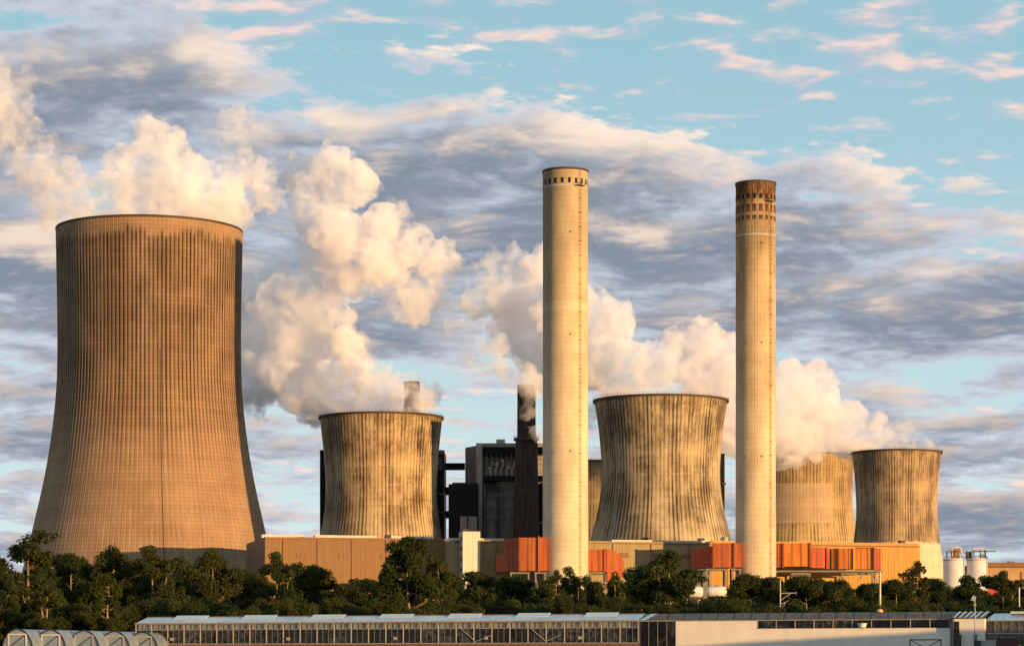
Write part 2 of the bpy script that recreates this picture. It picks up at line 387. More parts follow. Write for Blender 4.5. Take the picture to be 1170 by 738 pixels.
mF = small_mat('distant brown concrete', HF, (.40, .27, .14), (.12, .08, .05), (.05, .035, .03), (.5, .4, .28), [(0, .5), (1, .6)], [(0, .6), (1, .6)], [(0, .3), (1, .3)])
tower('far brown cooling tower seen as a sliver behind the taller chimney', 688, YF_, [(530, 60), (560, 56), (600, 60), (640, 68)], mF, 80, .0)
YG = 1765.; HG = zat(521, YG)
mG = small_mat('far ochre concrete', HG, (.50, .34, .16), (.12, .08, .045), (.05, .035, .028), (.60, .45, .28), [(0, .0), (.62, .05), (.66, .65), (1, .8)], [(0, .5), (.5, .8), (1, .8)], [(0, .5), (.62, .5), (.7, .3), (1, .3)])
mG2 = small_mat('pale renewed concrete', HG, (.47, .33, .20), (.30, .21, .13), (.2, .14, .09), (.55, .42, .29), [(0, .2), (1, .3)], [(0, .4), (1, .4)], [(0, .5), (1, .5)])
tG, prG, _ = tower('far ochre cooling tower with a pale patched panel, partly hidden by the second chimney', 915, YG,
    [(521, 61), (540, 59.5), (565, 58.5), (590, 60), (615, 63.5), (645, 69)], mG, 84, .0)
rG = [(z, r) for z, r in prG]
pp = []
zlo, zhi = zat(601, YG), zat(556, YG)
for i in range(13):
    z = zlo + (zhi - zlo) * i / 12; pp.append((interp(rG, z) + .35, z))
pp += [(r - .3, z) for r, z in reversed(pp)]
MB().lathe(pp, 60, True, R(-150), R(-60)).build('patched_panel', mG2, tG)
YE = 1590.; HE = zat(517, YE)
mE = small_mat('purple grey to gold streaked concrete', HE, (.47, .32, .175), (.11, .075, .055), (.035, .028, .03), (.80, .64, .44), [(0, .0), (.55, .02), (.56, .75), (.7, .8), (1, .9)], [(0, .35), (.545, .4), (.57, .9), (1, .9)],
     [(0, .7), (.545, .7), (.6, .8), (1, .6)], (.455, .56), jag=.006, cap=([(0, .9), (.548, .9), (.555, 0), (1, 0)], (.66, .52, .39)))
tE, prE, _ = tower('rightmost cooling tower beside the two pale silos', 1024.5, YE,
    [(517, 50.5), (530, 49), (560, 46.5), (590, 46), (620, 49), (640, 51.5), (662, 53.3)], mE, 84, .0, open_bottom=zat(662, YE))
# raking columns under its shell
r0 = prE[0][1]; zc = prE[0][0]
cm = MB().bar((r0 + 2.2, -1.9, 0), (r0 - .3, 0, zc), .9).bar((r0 + 2.2, 1.9, 0), (r0 - .3, 0, zc), .9)
c0 = cm.build('support_column', M['pilaster'], tE)
for k in range(1, 44): twin(c0, tE, rz=2 * math.pi * k / 44)

# ------------------------------------------------------------------ tall chimneys
def chimney_mat(name, H, N, base, dark, blot, line, cap=None, jag=.02):
    m = shell_mat(name, H, N, base, dark, tuple(q * .8 for q in dark), tuple(min(q * 1.12, .8) for q in base), blot, line, [(0, .4), (1, .4)], 2.4, .1, (.44, .66), .2, jag, cap=cap, liftk=.10, lmin=.1)
    return m
def chimney(label, px, Y, ytop, hw, material, win_n, win_drop, lad_deg, bands, dirty):
    s = Y / F; H = zat(ytop, Y); r = hw * s; X = xat(px, Y)
    t = thing('chimney', label, 'chimney', (X, Y, 0), 0, 'two tall concrete chimneys')
    prof = [(r * 1.05, 0), (r * 1.02, H * .1), (r, H * .35), (r, H - .8), (r + .12, H - .8), (r + .12, H), (r - 1.0, H), (r - 1.0, H - 8), (0.01, H - 8)]
    MB().lathe(prof, 160).build('shaft', material, t, smooth=False).data.shade_smooth()
    MB().lathe([(r + .3, H - .5), (r + .3, H + .5), (r - 1.3, H + .5), (r - 1.3, H - .5)], 96, True).build('cap', M['rail'], t)
    for z in bands:
        MB().lathe([(r + .02, z - .35), (r + .14, z - .35), (r + .14, z + .35), (r + .02, z + .35)], 96, True).build('band', M['pilaster'], t)
    wz = H - win_drop
    w = MB().box(r - .35, r + .06, -.6, .6, -1.15, 1.15); w0 = w.build('opening', M['black'], t, loc=(0, 0, wz))
    for k in range(win_n):
        a = 2 * math.pi * (k + .5) / win_n
        (w0 if k == 0 else twin(w0, t)).rotation_euler.z = a
    a = R(-90 + lad_deg); c, d = math.cos(a), math.sin(a); l = MB(); tn = Vector((-d, c, 0))
    for q in (-.45, .45):
        l.bar(Vector((c * (r + .45), d * (r + .45), 4)) + tn * q, Vector((c * (r + .45), d * (r + .45), H - .5)) + tn * q, .09)
    z = 4
    while z < H - 1:
        l.bar(Vector((c * (r + .45), d * (r + .45), z)) - tn * .5, Vector((c * (r + .45), d * (r + .45), z)) + tn * .5, .10, .12); z += 1.6
    z = 8
    while z < H - 2:
        l.bar((c * (r - .1), d * (r - .1), z), (c * (r + 1.2), d * (r + 1.0), z), .8, .12); z += 6.2
    l.build('ladder', M['tan2'], t)
    Mx = Matrix.Rotation(a, 4, 'Z'); pf = MB().box(r - .1, r + 1.7, -2.6, 1.6, wz - 2.4, wz - 2.1, Mx)
    for q in (-2.5, -1.2, .2, 1.5): pf.bar(Mx @ Vector((r + 1.6, q, wz - 2.2)), Mx @ Vector((r + 1.6, q, wz - .9)), .14)
    pf.bar(Mx @ Vector((r + 1.6, -2.5, wz - 1)), Mx @ Vector((r + 1.6, 1.5, wz - 1)), .14).build('platform', M['rail'], t)
    lamp = None
    for zz in (H * .42, H * .66, H * .87):
        for dg in (-35, 12):
            if lamp is None: lamp = MB().lathe([(.01, -.3), (.24, -.24), (.27, .12), (.15, .3), (.01, .33)], 10).build('obstruction_lamp', M['dsteel'], t)
            b = R(-90 + dg); (lamp if 'used' not in lamp else twin(lamp, t)).location = (math.cos(b) * (r + .35), math.sin(b) * (r + .35), zz); lamp['used'] = 1
    for o in list(t.children):
        if 'used' in o: del o['used']
    return t, H, r
Y1, Y2 = 1120., 1130.
H1, H2 = zat(197, Y1), zat(211, Y2)
m1 = chimney_mat('pale chimney concrete', H1, 60, (.64, .52, .36), (.38, .29, .20), [(0, .3), (.5, .35), (.70, .25), (.735, .55), (.9, .4), (1, .6)], [(0, .12), (1, .15)], cap=([(0, 0), (.705, 0), (.709, .75), (.724, .75), (.728, 0), (1, 0)], (.66, .56, .43)), jag=.0006)
c1, _, _ = chimney('tallest pale concrete chimney with one row of square openings under its rim', 646, Y1, 197, 25.8, m1, 20, 5.2, 38, [zat(216, Y1)], False)
m2 = chimney_mat('stained chimney concrete', H2, 44, (.62, .48, .32), (.15, .07, .035), [(0, .05), (.3, .12), (.55, .3), (.70, .35), (.86, .5), (.925, .8), (.97, 1.), (1, 1.)], [(0, .1), (.6, .35), (.88, .6), (1, .8)], cap=([(0, 0), (.945, .0), (.962, .55), (.972, 1.), (1, 1)], (.12, .045, .022)))
c2, _, r2 = chimney('slightly shorter chimney with rust brown stained top and slots', 863.5, Y2, 211, 22.8, m2, 20, 6.5, 40, [zat(271, Y2)], True)
# the long vertical slots under the crown of the second chimney
slot_m = plain('rust brown recess', (.13, .06, .035), .9, 0, .5, .6)
for zc_, hh in ((zat(228, Y2), 1.0), (zat(241, Y2), 1.7), (zat(252, Y2), 1.0)):
    sl = MB().box(r2 - .3, r2 + .05, -.85, .85, -hh, hh).build('slot', slot_m, c2, loc=(0, 0, zc_))
    for k in range(20):
        (sl if k == 0 else twin(sl, c2)).rotation_euler.z = 2 * math.pi * (k + .5) / 20

# ------------------------------------------------------------------ dark brick stacks
def stack(label, px, Y, ytop, hwt, yband, hwb, ybot, hwbot):
    s = Y / F; t = thing('brick_stack', label, 'chimney', (xat(px, Y), Y, 0), 0, 'dark brick stacks of the old plant')
    H = zat(ytop, Y); zb = zat(yband, Y)
    sl = (hwbot - hwb) / (zb - zat(ybot, Y)) * s
    MB().lathe([(hwb * s + sl * zb, 0), (hwb * s, zb), (hwt * s, zb + .1), (hwt * s * .97, H), (hwt * s * .8, H), (hwt * s * .8, H - 6), (.01, H - 6)], 40).build('shaft', M['brick_stack'], t, smooth=False)
    MB().lathe([(hwb * s + 1.1, zb - 1.2), (hwb * s + 1.1, zb + .3), (hwt * s * .98, zb + .3), (hwt * s * .98, zb - 1.2)], 40, True).build('gallery', M['rail'], t)
    rl = MB()
    for k in range(28):
        a = 2 * math.pi * k / 28; q = hwb * s + 1.0; rl.bar((q * math.cos(a), q * math.sin(a), zb + .3), (q * math.cos(a), q * math.sin(a), zb + 1.5), .12)
    rl.lathe([(hwb * s + .95, zb + 1.4), (hwb * s + 1.05, zb + 1.4), (hwb * s + 1.05, zb + 1.5), (hwb * s + .95, zb + 1.5)], 40, True).build('railing', M['rail'], t)
stack('dark tapered brick stack in front of the boiler house, left of the tallest chimney', 601.5, 1392., 440, 10.7, 501, 12.3, 612, 15.2)
stack('dark brick stack top showing above the golden cooling tower behind steam', 470.5, 1560., 436, 9.5, 470, 11, 612, 14)

# ------------------------------------------------------------------ long hall
CY = 1132.; CXX = xat(303, CY); AL = R(12.7); UX, UY = math.cos(AL), math.sin(AL)
def th_(px):
    k = (px - CX) / F; return (k * CY - CXX) / (UX - k * UY)          # distance along the hall front at a photo column
def yh(px): return CY + UY * th_(px)
HZ = zat(613, CY)
hall = thing('turbine_hall', 'long low plant hall clad in brown, olive and ochre sheet behind the trees', 'hall', (CXX, CY, 0), AL)
PJ = 18.
a, b, c, d = 0, th_(508), th_(800), th_(1035)
b += 0.0
MB().box(a, b, 0, 70, 0, HZ).build('brown_bay', M['brown_clad'], hall)
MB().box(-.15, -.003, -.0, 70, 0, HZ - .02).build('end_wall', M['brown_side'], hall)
MB().box(b, c, -PJ, 66, 0, HZ - 1.3).build('olive_bay', M['olive_clad'], hall)
MB().box(c + .002, d, -PJ + .5, 60, 0, HZ - .6).build('ochre_bay', M['gold_clad'], hall)
for x0, x1, yb, h in ((291, 353, 14, 1.3), (361, 432, 3, 1.1), (443, 497, 5, 1.1), (506, 569, 3, 1.0), (690, 735, 3, 1.1), (742, 799, 3, 1.1), (805, 836, 3, 1.2), (890, 955, 3, 1.0)):
    t0 = th_(x0); t1 = th_(x1)
    if x0 > 500: yb -= PJ - .5
    MB().box(max(t0, .3), t1, yb, yb + 5, HZ - 2, (HZ + h + max(yb, 0) * .03) if x0 < 500 else HZ - .35).build('roof_light', M['cream'], hall)
for x0 in (442, 737, 801, 1031):
    MB().box(th_(x0), th_(x0) + 2.4, 2.5, 5.5, HZ - 2, HZ + 1.7).build('roof_vent', M['dsteel'], hall)
MB().box(.1, d - .1, 2.0, 2.6, HZ - 1.1, HZ - .1).build('parapet', M['brown_clad'], hall)
for k in range(5):
    q = 8 + k * 15.5; MB().bar((q, -.25, 0), (q, -.25, HZ - .5), .32).build('downpipe', M['tan2'], hall)
for k in range(4):
    q = 14 + k * 19.; MB().box(q, q + 5, -.22, -.004, HZ - 9.5, HZ - 7).build('louvre', M['tan2'], hall)
for k in range(9):
    q = b + 20 + k * 18.; MB().bar((q, -PJ - .28, 0), (q, -PJ - .28, HZ - 2), .34).build('downpipe', M['tan2'], hall)
for k in range(6):
    q = b + 62 + k * 15.; MB().box(q, q + 4.5, -PJ - .2, -PJ - .004, HZ - 8.6, HZ - 6.4).build('louvre', M['tan2'], hall)
MB().box(0, b, -.3, -.004, HZ - 1.1, HZ - .55).build('cornice', M['tan2'], hall)
MB().box(b + 1, d - .5, -PJ - .3, -PJ - .004, HZ - 2.4, HZ - 1.9).build('cornice', M['tan2'], hall)
# white stair tower
def onhall(px, dy):                      # a point dy metres in front of the hall front, at that photo column
    t = th_(px); return Vector((CXX + UX * t + UY * dy, CY + UY * t - UX * dy, 0))
p = onhall(516.5, PJ + 6); st = thing('stair_tower', 'white clad stair tower standing against the hall, right of the brown bay', 'stair tower', p, AL)
s_ = p.y / F; wS = 20.5 * s_; hS = zat(607, p.y)
MB().box(0, wS, 0, 8.5, 0, hS).build('tower_wall', M['white_tower'], st)
MB().box(-.15, wS + .15, -.15, 8.6, hS, hS + .45).build('roof_cap', M['rail'], st)
for k in range(9):
    MB().box(-.08, .1, 2.2, 4.6, hS - 4 - k * 4.6, hS - 2 - k * 4.6).build('window', M['black'], st)
MB().box(1, 3, 3, 5, hS + .45, hS + 1.3).build('roof_hatch', M['dsteel'], st)
# small grey tank by second chimney on the hall roof
p = onhall(838.5, -14); tk = thing('roof_tank', 'small grey roof tank just left of the second chimney', 'tank', (p.x, p.y, HZ - 1))
MB().lathe([(.01, 0), (1.6, 0), (1.6, 3.6), (1.2, 4.1), (.01, 4.2)], 20).build('tank_body', M['greybox'], tk)
MB().bar((2, 0, 0), (2, 0, 5), .2).bar((-2, 0, 0), (-2, 0, 3.6), .2).build('pipe', M['dsteel'], tk)

# ------------------------------------------------------------------ dark boiler houses
def rect(name, label, x0, x1, ytop, Y, dep, mt, cat='boiler house'):
    t = thing(name, label, cat, (xat(x0, Y), Y, 0)); s = Y / F
    MB().box(0, (x1 - x0) * s, 0, dep, 0, zat(ytop, Y)).build('wall', mt, t); return t, s, zat(ytop, Y)
YK = 1480.
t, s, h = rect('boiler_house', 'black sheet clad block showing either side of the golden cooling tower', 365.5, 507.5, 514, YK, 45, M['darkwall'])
MB().box(2, 60 * s, 4, 40, h, h + 1.2).build('roof', M['rail'], t); MB().box(132 * s, 140 * s, -1.2, .0 - .003, h - 12, h - 5).build('louvre', M['dsteel'], t)
for k in range(4): MB().box(134.5 * s, 141.5 * s, -.4, -.003, h - 26 - k * 11, h - 25 - k * 11).build('floor_band', M['dsteel'], t)
YL = 1420.
def zl(y): return zat(y, YL)
bh = thing('boiler_house', 'tall dark grey boiler house with open gantry bay left of the brick stack', 'boiler house', (xat(544, YL), YL, 0)); s = YL / F
def bx(x0, x1, y0, y1, ya, yb, name, mt, par=bh):      # photo columns, depth, photo rows (top, bottom)
    z0 = 0 if yb is None else zl(yb)
    return MB().box((x0 - 544) * s, (x1 - 544) * s, y0, y1, z0, zl(ya)).build(name, mt, par)
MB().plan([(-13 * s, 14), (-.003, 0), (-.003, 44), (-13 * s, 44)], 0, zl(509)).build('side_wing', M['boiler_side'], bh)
bx(544, 551, 0, 40, 506, None, 'pilaster', M['pilaster'])
bx(551.01, 622, 9, 40, 507, None, 'rear_wall', M['boiler'])
bx(551.2, 622, 1, 8.9, 506, 511, 'roof_edge', M['boiler'])
bx(553, 620, -4, 8.9, 511.2, 519, 'upper_gantry', M['darkwall'])
bx(553, 620, -4.5, 8.9, 544, 549.5, 'lower_gantry', M['darkwall'])
bx(567, 577, 4, 20, 501, 506.5, 'roof_house', M['pilaster'])
g_ = MB()
for k in range(11):
    x = (556 + k * 5.6 - 544) * s; g_.bar((x, -3.6, zl(544)), (x, -3.6, zl(519)), .35)
for y in (541, 538, 531, 525): g_.bar(((554 - 544) * s, -3.8, zl(y)), ((619 - 544) * s, -3.8, zl(y)), .22)
g_.build('gantry_frame', M['steel'], bh)
for k in range(7):
    x = (560 + k * 6.2 - 544) * s
    MB().tube([(x, 3, zl(544)), (x, 3, zl(535)), (x + 1.2, 3, zl(532)), (x + 1.2, 3, zl(526))], .55, 8).build('pipe', M['cream'], bh)
for k in range(5):
    x = (558 + k * 7.5 - 544) * s
    MB().box(x, x + 1.3, -3.9, -3.3, zl(536 - (k % 3) * 4), zl(535 - (k % 3) * 4) + .5).build('floodlight', M['lampglass'], bh)
MB().lathe([(.01, zl(561)), (17 * s * .55, zl(561)), (17 * s, zl(550)), (.01, zl(550))], 28, M=Matrix.Translation((37 * s, 6, 0))).build('hopper', M['pilaster'], bh)
MB().lathe([(17 * s * .85, 0), (17 * s * .85, zl(561)), (.01, zl(561))], 28, M=Matrix.Translation((38 * s, 8, 0))).build('bunker', M['boiler'], bh)
MB().lathe([(8 * s, 0), (8 * s, zl(566)), (.01, zl(564))], 20, M=Matrix.Translation((17 * s, 4, 0))).build('duct', M['boiler'], bh)
for k in range(4): MB().box(-9 * s, -8 * s, 9 - 0.4 * 0, 9.4, zl(549 - k * 4), zl(547.5 - k * 4)).build('window', M['lampglass'], bh)
for k in range(9):
    y_ = 516 + k * 10.5; MB().box(-12 * s, -2 * s, 10.2 - 0, 10.4, zl(y_ + .8), zl(y_)).build('floor_band', M['steel'], bh) if k % 2 else None
for x_ in (547, 553.5, 574, 586):
    MB().bar(((x_ - 544) * s, -.4, 0), ((x_ - 544) * s, -.4, zl(552)), .5).build('riser_pipe', M['steel'], bh)
for y_ in (566, 579, 592):
    w_ = MB().box(8 * s, 46 * s, -1.6, -.6, zl(y_), zl(y_) + .25)
    for k in range(12): w_.bar(((8 + k * 3.45) * s, -1.55, zl(y_)), ((8 + k * 3.45) * s, -1.55, zl(y_) + 1.2), .12)
    w_.bar((8 * s, -1.55, zl(y_) + 1.2), (46 * s, -1.55, zl(y_) + 1.2), .12).build('walkway', M['steel'], bh)
YM = 1390.
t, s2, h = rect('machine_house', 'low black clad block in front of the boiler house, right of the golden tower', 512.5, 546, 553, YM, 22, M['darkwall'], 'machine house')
MB().box(4 * s2, 33 * s2, 1, 20, h, h + 1).build('roof', M['rail'], t); MB().box(13.5 * s2, 32.5 * s2, -3, -.01, 0, zat(590, YM)).build('annex', M['boiler'], t)
MB().bar((22 * s2, -3.4, zat(612, YM)), (22 * s2, -3.4, zat(589, YM)), .8).build('pipe', M['rail'], t)
for i, (x0, x1, ya, yb, lab) in enumerate(((507.6, 531, 529, 535.5, 'uppermost enclosed conveyor bridge between the black block and the boiler house'), (507.6, 512.6, 556.5, 561.5, 'middle short conveyor bridge right of the golden cooling tower'), (507.6, 512.6, 584, 588.5, 'lowest short conveyor bridge right of the golden cooling tower'))):
    Yb = 1432. if i == 0 else 1405.
    q = thing('conveyor_bridge', lab, 'conveyor bridge', (xat(x0, Yb), Yb, 0), 0, 'conveyor bridges'); s3 = Yb / F
    w = (x1 - x0) * s3; z0, z1 = zat(yb, Yb), zat(ya, Yb); wy = 26 if i else 5
    MB().box(0, w, 4, 4 + wy, z0, z1).build('gallery', M['darkwall'], q)
    MB().box(-.2, w - .003, 3.6, 4.4 + wy, z1, z1 + .4).build('roof', M['rail'], q)
    lb = MB()
    lb.bar((0, 3.9, z0 - .2), (w, 3.9, z0 - .2), .5).build('girder', M['dsteel'], q)
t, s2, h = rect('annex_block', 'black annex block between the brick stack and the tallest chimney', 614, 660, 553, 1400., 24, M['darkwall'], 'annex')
MB().box(0, 46 * s2, -.8, -.003, h - 22, h - 21).build('walkway', M['steel'], t); MB().box(1, 40 * s2, 1, 22, h, h + .9).build('roof', M['rail'], t)
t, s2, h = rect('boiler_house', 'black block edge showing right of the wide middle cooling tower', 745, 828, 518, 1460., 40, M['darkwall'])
MB().box(80 * s2, 84.5 * s2, -2, -.003, h - 18, h - 17).build('landing', M['dsteel'], t); MB().box(2, 78 * s2, 2, 35, h, h + 1).build('roof', M['rail'], t)

# ------------------------------------------------------------------ orange flue ducts on steel trestles
def duct(label, loc, segs, legs, rz=0.):
    """segs: list of (name, material, plan polygon in local metres, z0, z1 or a list of tops)"""
    t = thing('flue_duct', label, 'flue duct', loc, rz, 'orange flue gas ducts')
    for nm, mt, poly, z0, z1 in segs:
        o = MB().plan(poly, z0, z1).build(nm, mt, t)
        if nm in ('casing', 'side_casing'):
            A_, B_ = Vector((*poly[0], 0)), Vector((*poly[1], 0)); n_ = (B_ - A_).cross(Vector((0, 0, 1))).normalized() * .10
            for fr_ in (.2, .5, .8):
                zz = Vector((0, 0, z0 + (z1 - z0) * fr_)); MB().bar(A_ + n_ + zz, B_ + n_ + zz, .19, .22).build('stiffener', mt, o)
            for fr_ in (.33, .67):
                q_ = A_.lerp(B_, fr_) + n_ * .9; MB().bar(q_ + Vector((0, 0, z0)), q_ + Vector((0, 0, z1)), .16, .16).build('seam', M['tan2'], o)
    for (x0, y0, x1, y1, zt) in legs:
        for q in ((x0, y0), (x1, y0), (x0, y1), (x1, y1)): MB().bar((*q, 0), (*q, zt), .7).build('leg', M['steel'], t)
        MB().bar((x0 - .5, y0, zt + .35), (x1 + .5, y0, zt + .35), .6, .7).bar((x0 - .5, y1, zt + .35), (x1 + .5, y1, zt + .35), .6, .7).build('beam', M['steel'], t)
        MB().bar((x0, y0 - .05, zt - .5), (x1, y0 - .05, zt * .25), .4).build('brace', M['steel'], t)
    return t
def L(px, Y, px0, Y0): return (xat(px, Y) - xat(px0, Y0), Y - Y0)
Yd = 1113.
z0, z1 = zat(652, Yd), zat(614, Yd)
sd = Yd / F
segs = [('transition', M['orange2'], [L(567, Yd + 9, 567, Yd), L(575.5, Yd + 6, 567, Yd), L(575.5, Yd + 20, 567, Yd), L(567, Yd + 20, 567, Yd)], z0, zat(632, Yd)),
        ('side_casing', M['orange2'], [L(575.5, Yd + 5.5, 567, Yd), L(593, Yd - .2, 567, Yd), L(593, Yd + 16, 567, Yd), L(576, Yd + 20, 567, Yd)], z0, z1),
        ('casing', M['orange'], [L(593.05, Yd - .4, 567, Yd), L(625.2, Yd - 2.4, 567, Yd), L(625.2, Yd + 12, 567, Yd), L(593.2, Yd + 15.6, 567, Yd)], z0, z1),
        ('flange', M['orange'], [L(614.8, Yd - 2.6, 567, Yd), L(617, Yd - 2.75, 567, Yd), L(617, Yd - 1.5, 567, Yd), L(614.8, Yd - 1.4, 567, Yd)], z0 - .4, z1 + .5),
        ('flange', M['orange2'], [L(592.6, Yd - .6, 567, Yd), L(593.8, Yd - .75, 567, Yd), L(593.8, Yd + .1, 567, Yd), L(592.6, Yd + .1, 567, Yd)], z0 - .3, z1 + .3)]
duct('orange flue duct box on a trestle left of the tallest chimney', (xat(567, Yd), Yd, 0), segs, [(17 * sd, 1, 37 * sd, 10, z0 - 1.2), (45 * sd, 1, 56 * sd, 10, z0 - 1.2)])
Yd = 1120.; z0, z1 = zat(652.5, Yd), zat(627.5, Yd); sd = Yd / F
t = duct('orange flue duct with sloped end right of the tallest chimney', (xat(671, Yd), Yd, 0),
    [('casing', M['orange'], [L(669, Yd - 1, 671, Yd), L(692, Yd - 1.5, 671, Yd), L(692, Yd + 10, 671, Yd), L(669, Yd + 10, 671, Yd)], z0, z1),
     ('flange', M['orange2'], [L(690, Yd - 2, 671, Yd), L(693.5, Yd - 2, 671, Yd), L(693.5, Yd + 10.4, 671, Yd), L(690, Yd + 10.4, 671, Yd)], z0 - .4, z1 + .4)], [(4 * sd, 0, 20 * sd, 8, z0 - 1.2)])
q = lambda px, py: ((px - 671) * sd, zat(py, Yd))
MB().prism([q(693.6, 664), q(704, 666), q(713, 656), q(713, 641), q(703, 629.5), q(700, 627.8), q(693.6, 627.6)], -1.5, 10).build('sloped_end', M['orange'], t)
Yd = 1122.; z0, z1 = zat(648, Yd), zat(620.5, Yd); sd = Yd / F
duct('red orange flue duct box on a cross braced trestle left of the second chimney', (xat(790, Yd), Yd, 0),
    [('transition', M['orange2'], [L(790, Yd + 14, 790, Yd), L(802, Yd + 8, 790, Yd), L(802, Yd + 24, 790, Yd), L(790, Yd + 24, 790, Yd)], z0, zat(625.5, Yd)),
     ('side_casing', M['orange2'], [L(802.1, Yd + 7.6, 790, Yd), L(815, Yd, 790, Yd), L(815, Yd + 16, 790, Yd), L(802.1, Yd + 22, 790, Yd)], z0, zat(623.5, Yd)),
     ('casing', M['orange'], [L(815.1, Yd - .5, 790, Yd), L(846.5, Yd - 2.5, 790, Yd), L(846.5, Yd + 12, 790, Yd), L(815.1, Yd + 15, 790, Yd)], z0, z1),
     ('flange', M['orange'], [L(838.5, Yd - 2.6, 790, Yd), L(840, Yd - 2.75, 790, Yd), L(840, Yd - 1.5, 790, Yd), L(838.5, Yd - 1.5, 790, Yd)], z0 - .4, z1 + .3),
     ('flange', M['orange2'], [L(814.4, Yd - .8, 790, Yd), L(816, Yd - .9, 790, Yd), L(816, Yd + .3, 790, Yd), L(814.4, Yd + .3, 790, Yd)], z0 - .4, z1 + .4)],
    [(10 * sd, 8, 17 * sd, 16, z0 - 1.2), (18 * sd, 1, 39 * sd, 10, z0 - 1.2), (47 * sd, 1, 56 * sd, 10, z0 - 1.2)])
Yd = 1149.; sd = Yd / F
def pl(x0, x1, a0, a1, dp): return [L(x0, Yd + a0, 888, Yd), L(x1, Yd + a1, 888, Yd), L(x1, Yd + a1 + dp, 888, Yd), L(x0, Yd + a0 + dp, 888, Yd)]
zb = lambda y: zat(y, Yd)
segs = [('casing', M['orange'], pl(886, 894, 0, -.5, 12), zb(648), zb(620.5)), ('flange', M['orange2'], pl(894.05, 895.6, -1.2, -1.3, 12), zb(649), zb(620)),
        ('casing', M['amber'], pl(895.7, 925, -.3, -1.6, 12), zb(647), zb(620.3)), ('flange', M['orange2'], pl(925.1, 927, -2.3, -2.3, 12), zb(648), zb(619.8)),
        ('side_casing', M['orange2'], pl(927.1, 944, -.5, 5, 10), zb(648.5), zb(625)), ('flange', M['orange2'], pl(944.1, 945.5, 4, 4, 9), zb(649.5), zb(624.6)),
        ('side_casing', M['orange2'], pl(945.6, 950, 5.2, 6, 8), zb(649.4), zb(626)), ('casing', M['amber'], pl(950.1, 958, 5, 4, 8), zb(649.4), zb(626)),
        ('flange', M['orange2'], pl(958.1, 959.4, 3, 3, 9), zb(650), zb(625.2)), ('casing', M['amber'], pl(959.5, 975, 4, 3, 9), zb(649.5), zb(626)),
        ('casing', M['amber'], pl(977, 998.5, 1.5, .8, 10), zb(650), zb(626)), ('top_rail', M['orange2'], pl(977, 1000, .6, 0, 10.5), zb(625.9), zb(625)),
        ('flange', M['orange2'], pl(998.6, 1000.5, -.4, -.4, 11), zb(651), zb(625)), ('side_casing', M['orange2'], pl(1000.6, 1006.5, .2, 3, 9), zb(651), zb(626.5)),
        ('deck', M['steel'], pl(888, 1008, -1.5, -1.5, 14), zb(653.2), zb(651.6))]
t = duct('long stepped amber and red flue duct right of the second chimney', (xat(888, Yd), Yd, 0), segs, [(18 * sd, 2, 38 * sd, 10, zb(653.5) - 1), (75 * sd, 2, 112 * sd, 10, zb(653.5) - 1)])
for x in (101, 105): MB().bar((x * sd, 0, zb(653)), ((x + (x - 103) * 5) * sd, 0, zb(664)), .45).build('brace', M['steel'], t)

# ------------------------------------------------------------------ silos and right hand buildings
def silo(label, px, Y, hw, ytop):
    s = Y / F; h = zat(ytop, Y); r = hw * s; t = thing('silo', label, 'silo', (xat(px, Y), Y, 0), 0, 'two pale storage silos')
    MB().lathe([(r, 0), (r, h * .45), (r + .08, h * .45), (r + .08, h * .46), (r, h * .46), (r, h - .3), (r - .4, h), (.01, h + .4)], 48).build('silo_body', M['silo'], t).data.shade_smooth()
    MB().lathe([(r + .1, h - .9), (r + .22, h - .9), (r + .22, h - .6), (r + .1, h - .6)], 48, True).lathe([(r + .02, h * .62), (r + .14, h * .62), (r + .14, h * .63), (r + .02, h * .63)], 48, True).build('hoop', M['greybox'], t)
    l = MB(); a = R(-90 + 52); c, d = math.cos(a) * (r + .3), math.sin(a) * (r + .3)
    l.bar((c - .25, d, 2), (c - .25, d, h + 1), .1).bar((c + .25, d, 2), (c + .25, d, h + 1), .1)
    for k in range(int(h / 1.2)): l.bar((c - .25, d, 2 + k * 1.2), (c + .25, d, 2 + k * 1.2), .1)
    l.build('ladder', M['rail'], t)
    rl = MB()
    for k in range(20):
        b = 2 * math.pi * k / 20; rl.bar((r * .97 * math.cos(b), r * .97 * math.sin(b), h - .2), (r * .97 * math.cos(b), r * .97 * math.sin(b), h + 1.1), .09)
    rl.lathe([(r * .96, h + 1), (r * .98, h + 1), (r * .98, h + 1.1), (r * .96, h + 1.1)], 32, True).build('railing', M['rail'], t)
    return t, h, r
YS = 1215.
t, h, r = silo('left pale silo with pipework and filter house on top', 1090, YS, 12.2, 638)
MB().box(-3.9, -3.3, -1.5, -.9, h, h + 3.2).box(-3.9, 2.2, -1.5, -.9, h + 3.2, h + 3.6).box(-1.6, -1, -1.5, -.9, h, h + 3.2).build('frame', M['rail'], t)
MB().box(-.4, 2.6, -1, 2, h, h + 4.6).box(.1, 2.0, -1.3, -1.01, h + 1, h + 4).build('filter_house', M['tan2'], t)
MB().tube([(-.8, -.5, h), (-.8, -.5, h + 4.8), (0, -.5, h + 5.4), (2.6, -.5, h + 5.4), (3.2, -.5, h + 4.9), (3.2, -.5, h + 3.4), (4.6, -.5, h + .6)], .38, 10).build('pipe', M['cream'], t)
t, h, r = silo('right pale silo with gantry beam sticking out to the right', 1116.5, YS + 2, 11.8, 638)
g_ = MB()
for x in (-2.0, 1.0, 3.6): g_.box(x, x + .4, -1.5, -1.1, h, h + 4.2)
g_.box(-2.2, 8.8, -1.5, -1.1, h + 3.2, h + 3.65).box(-2, 4, -1.5, -1.1, h + 1.2, h + 1.45).build('frame', M['rail'], t)
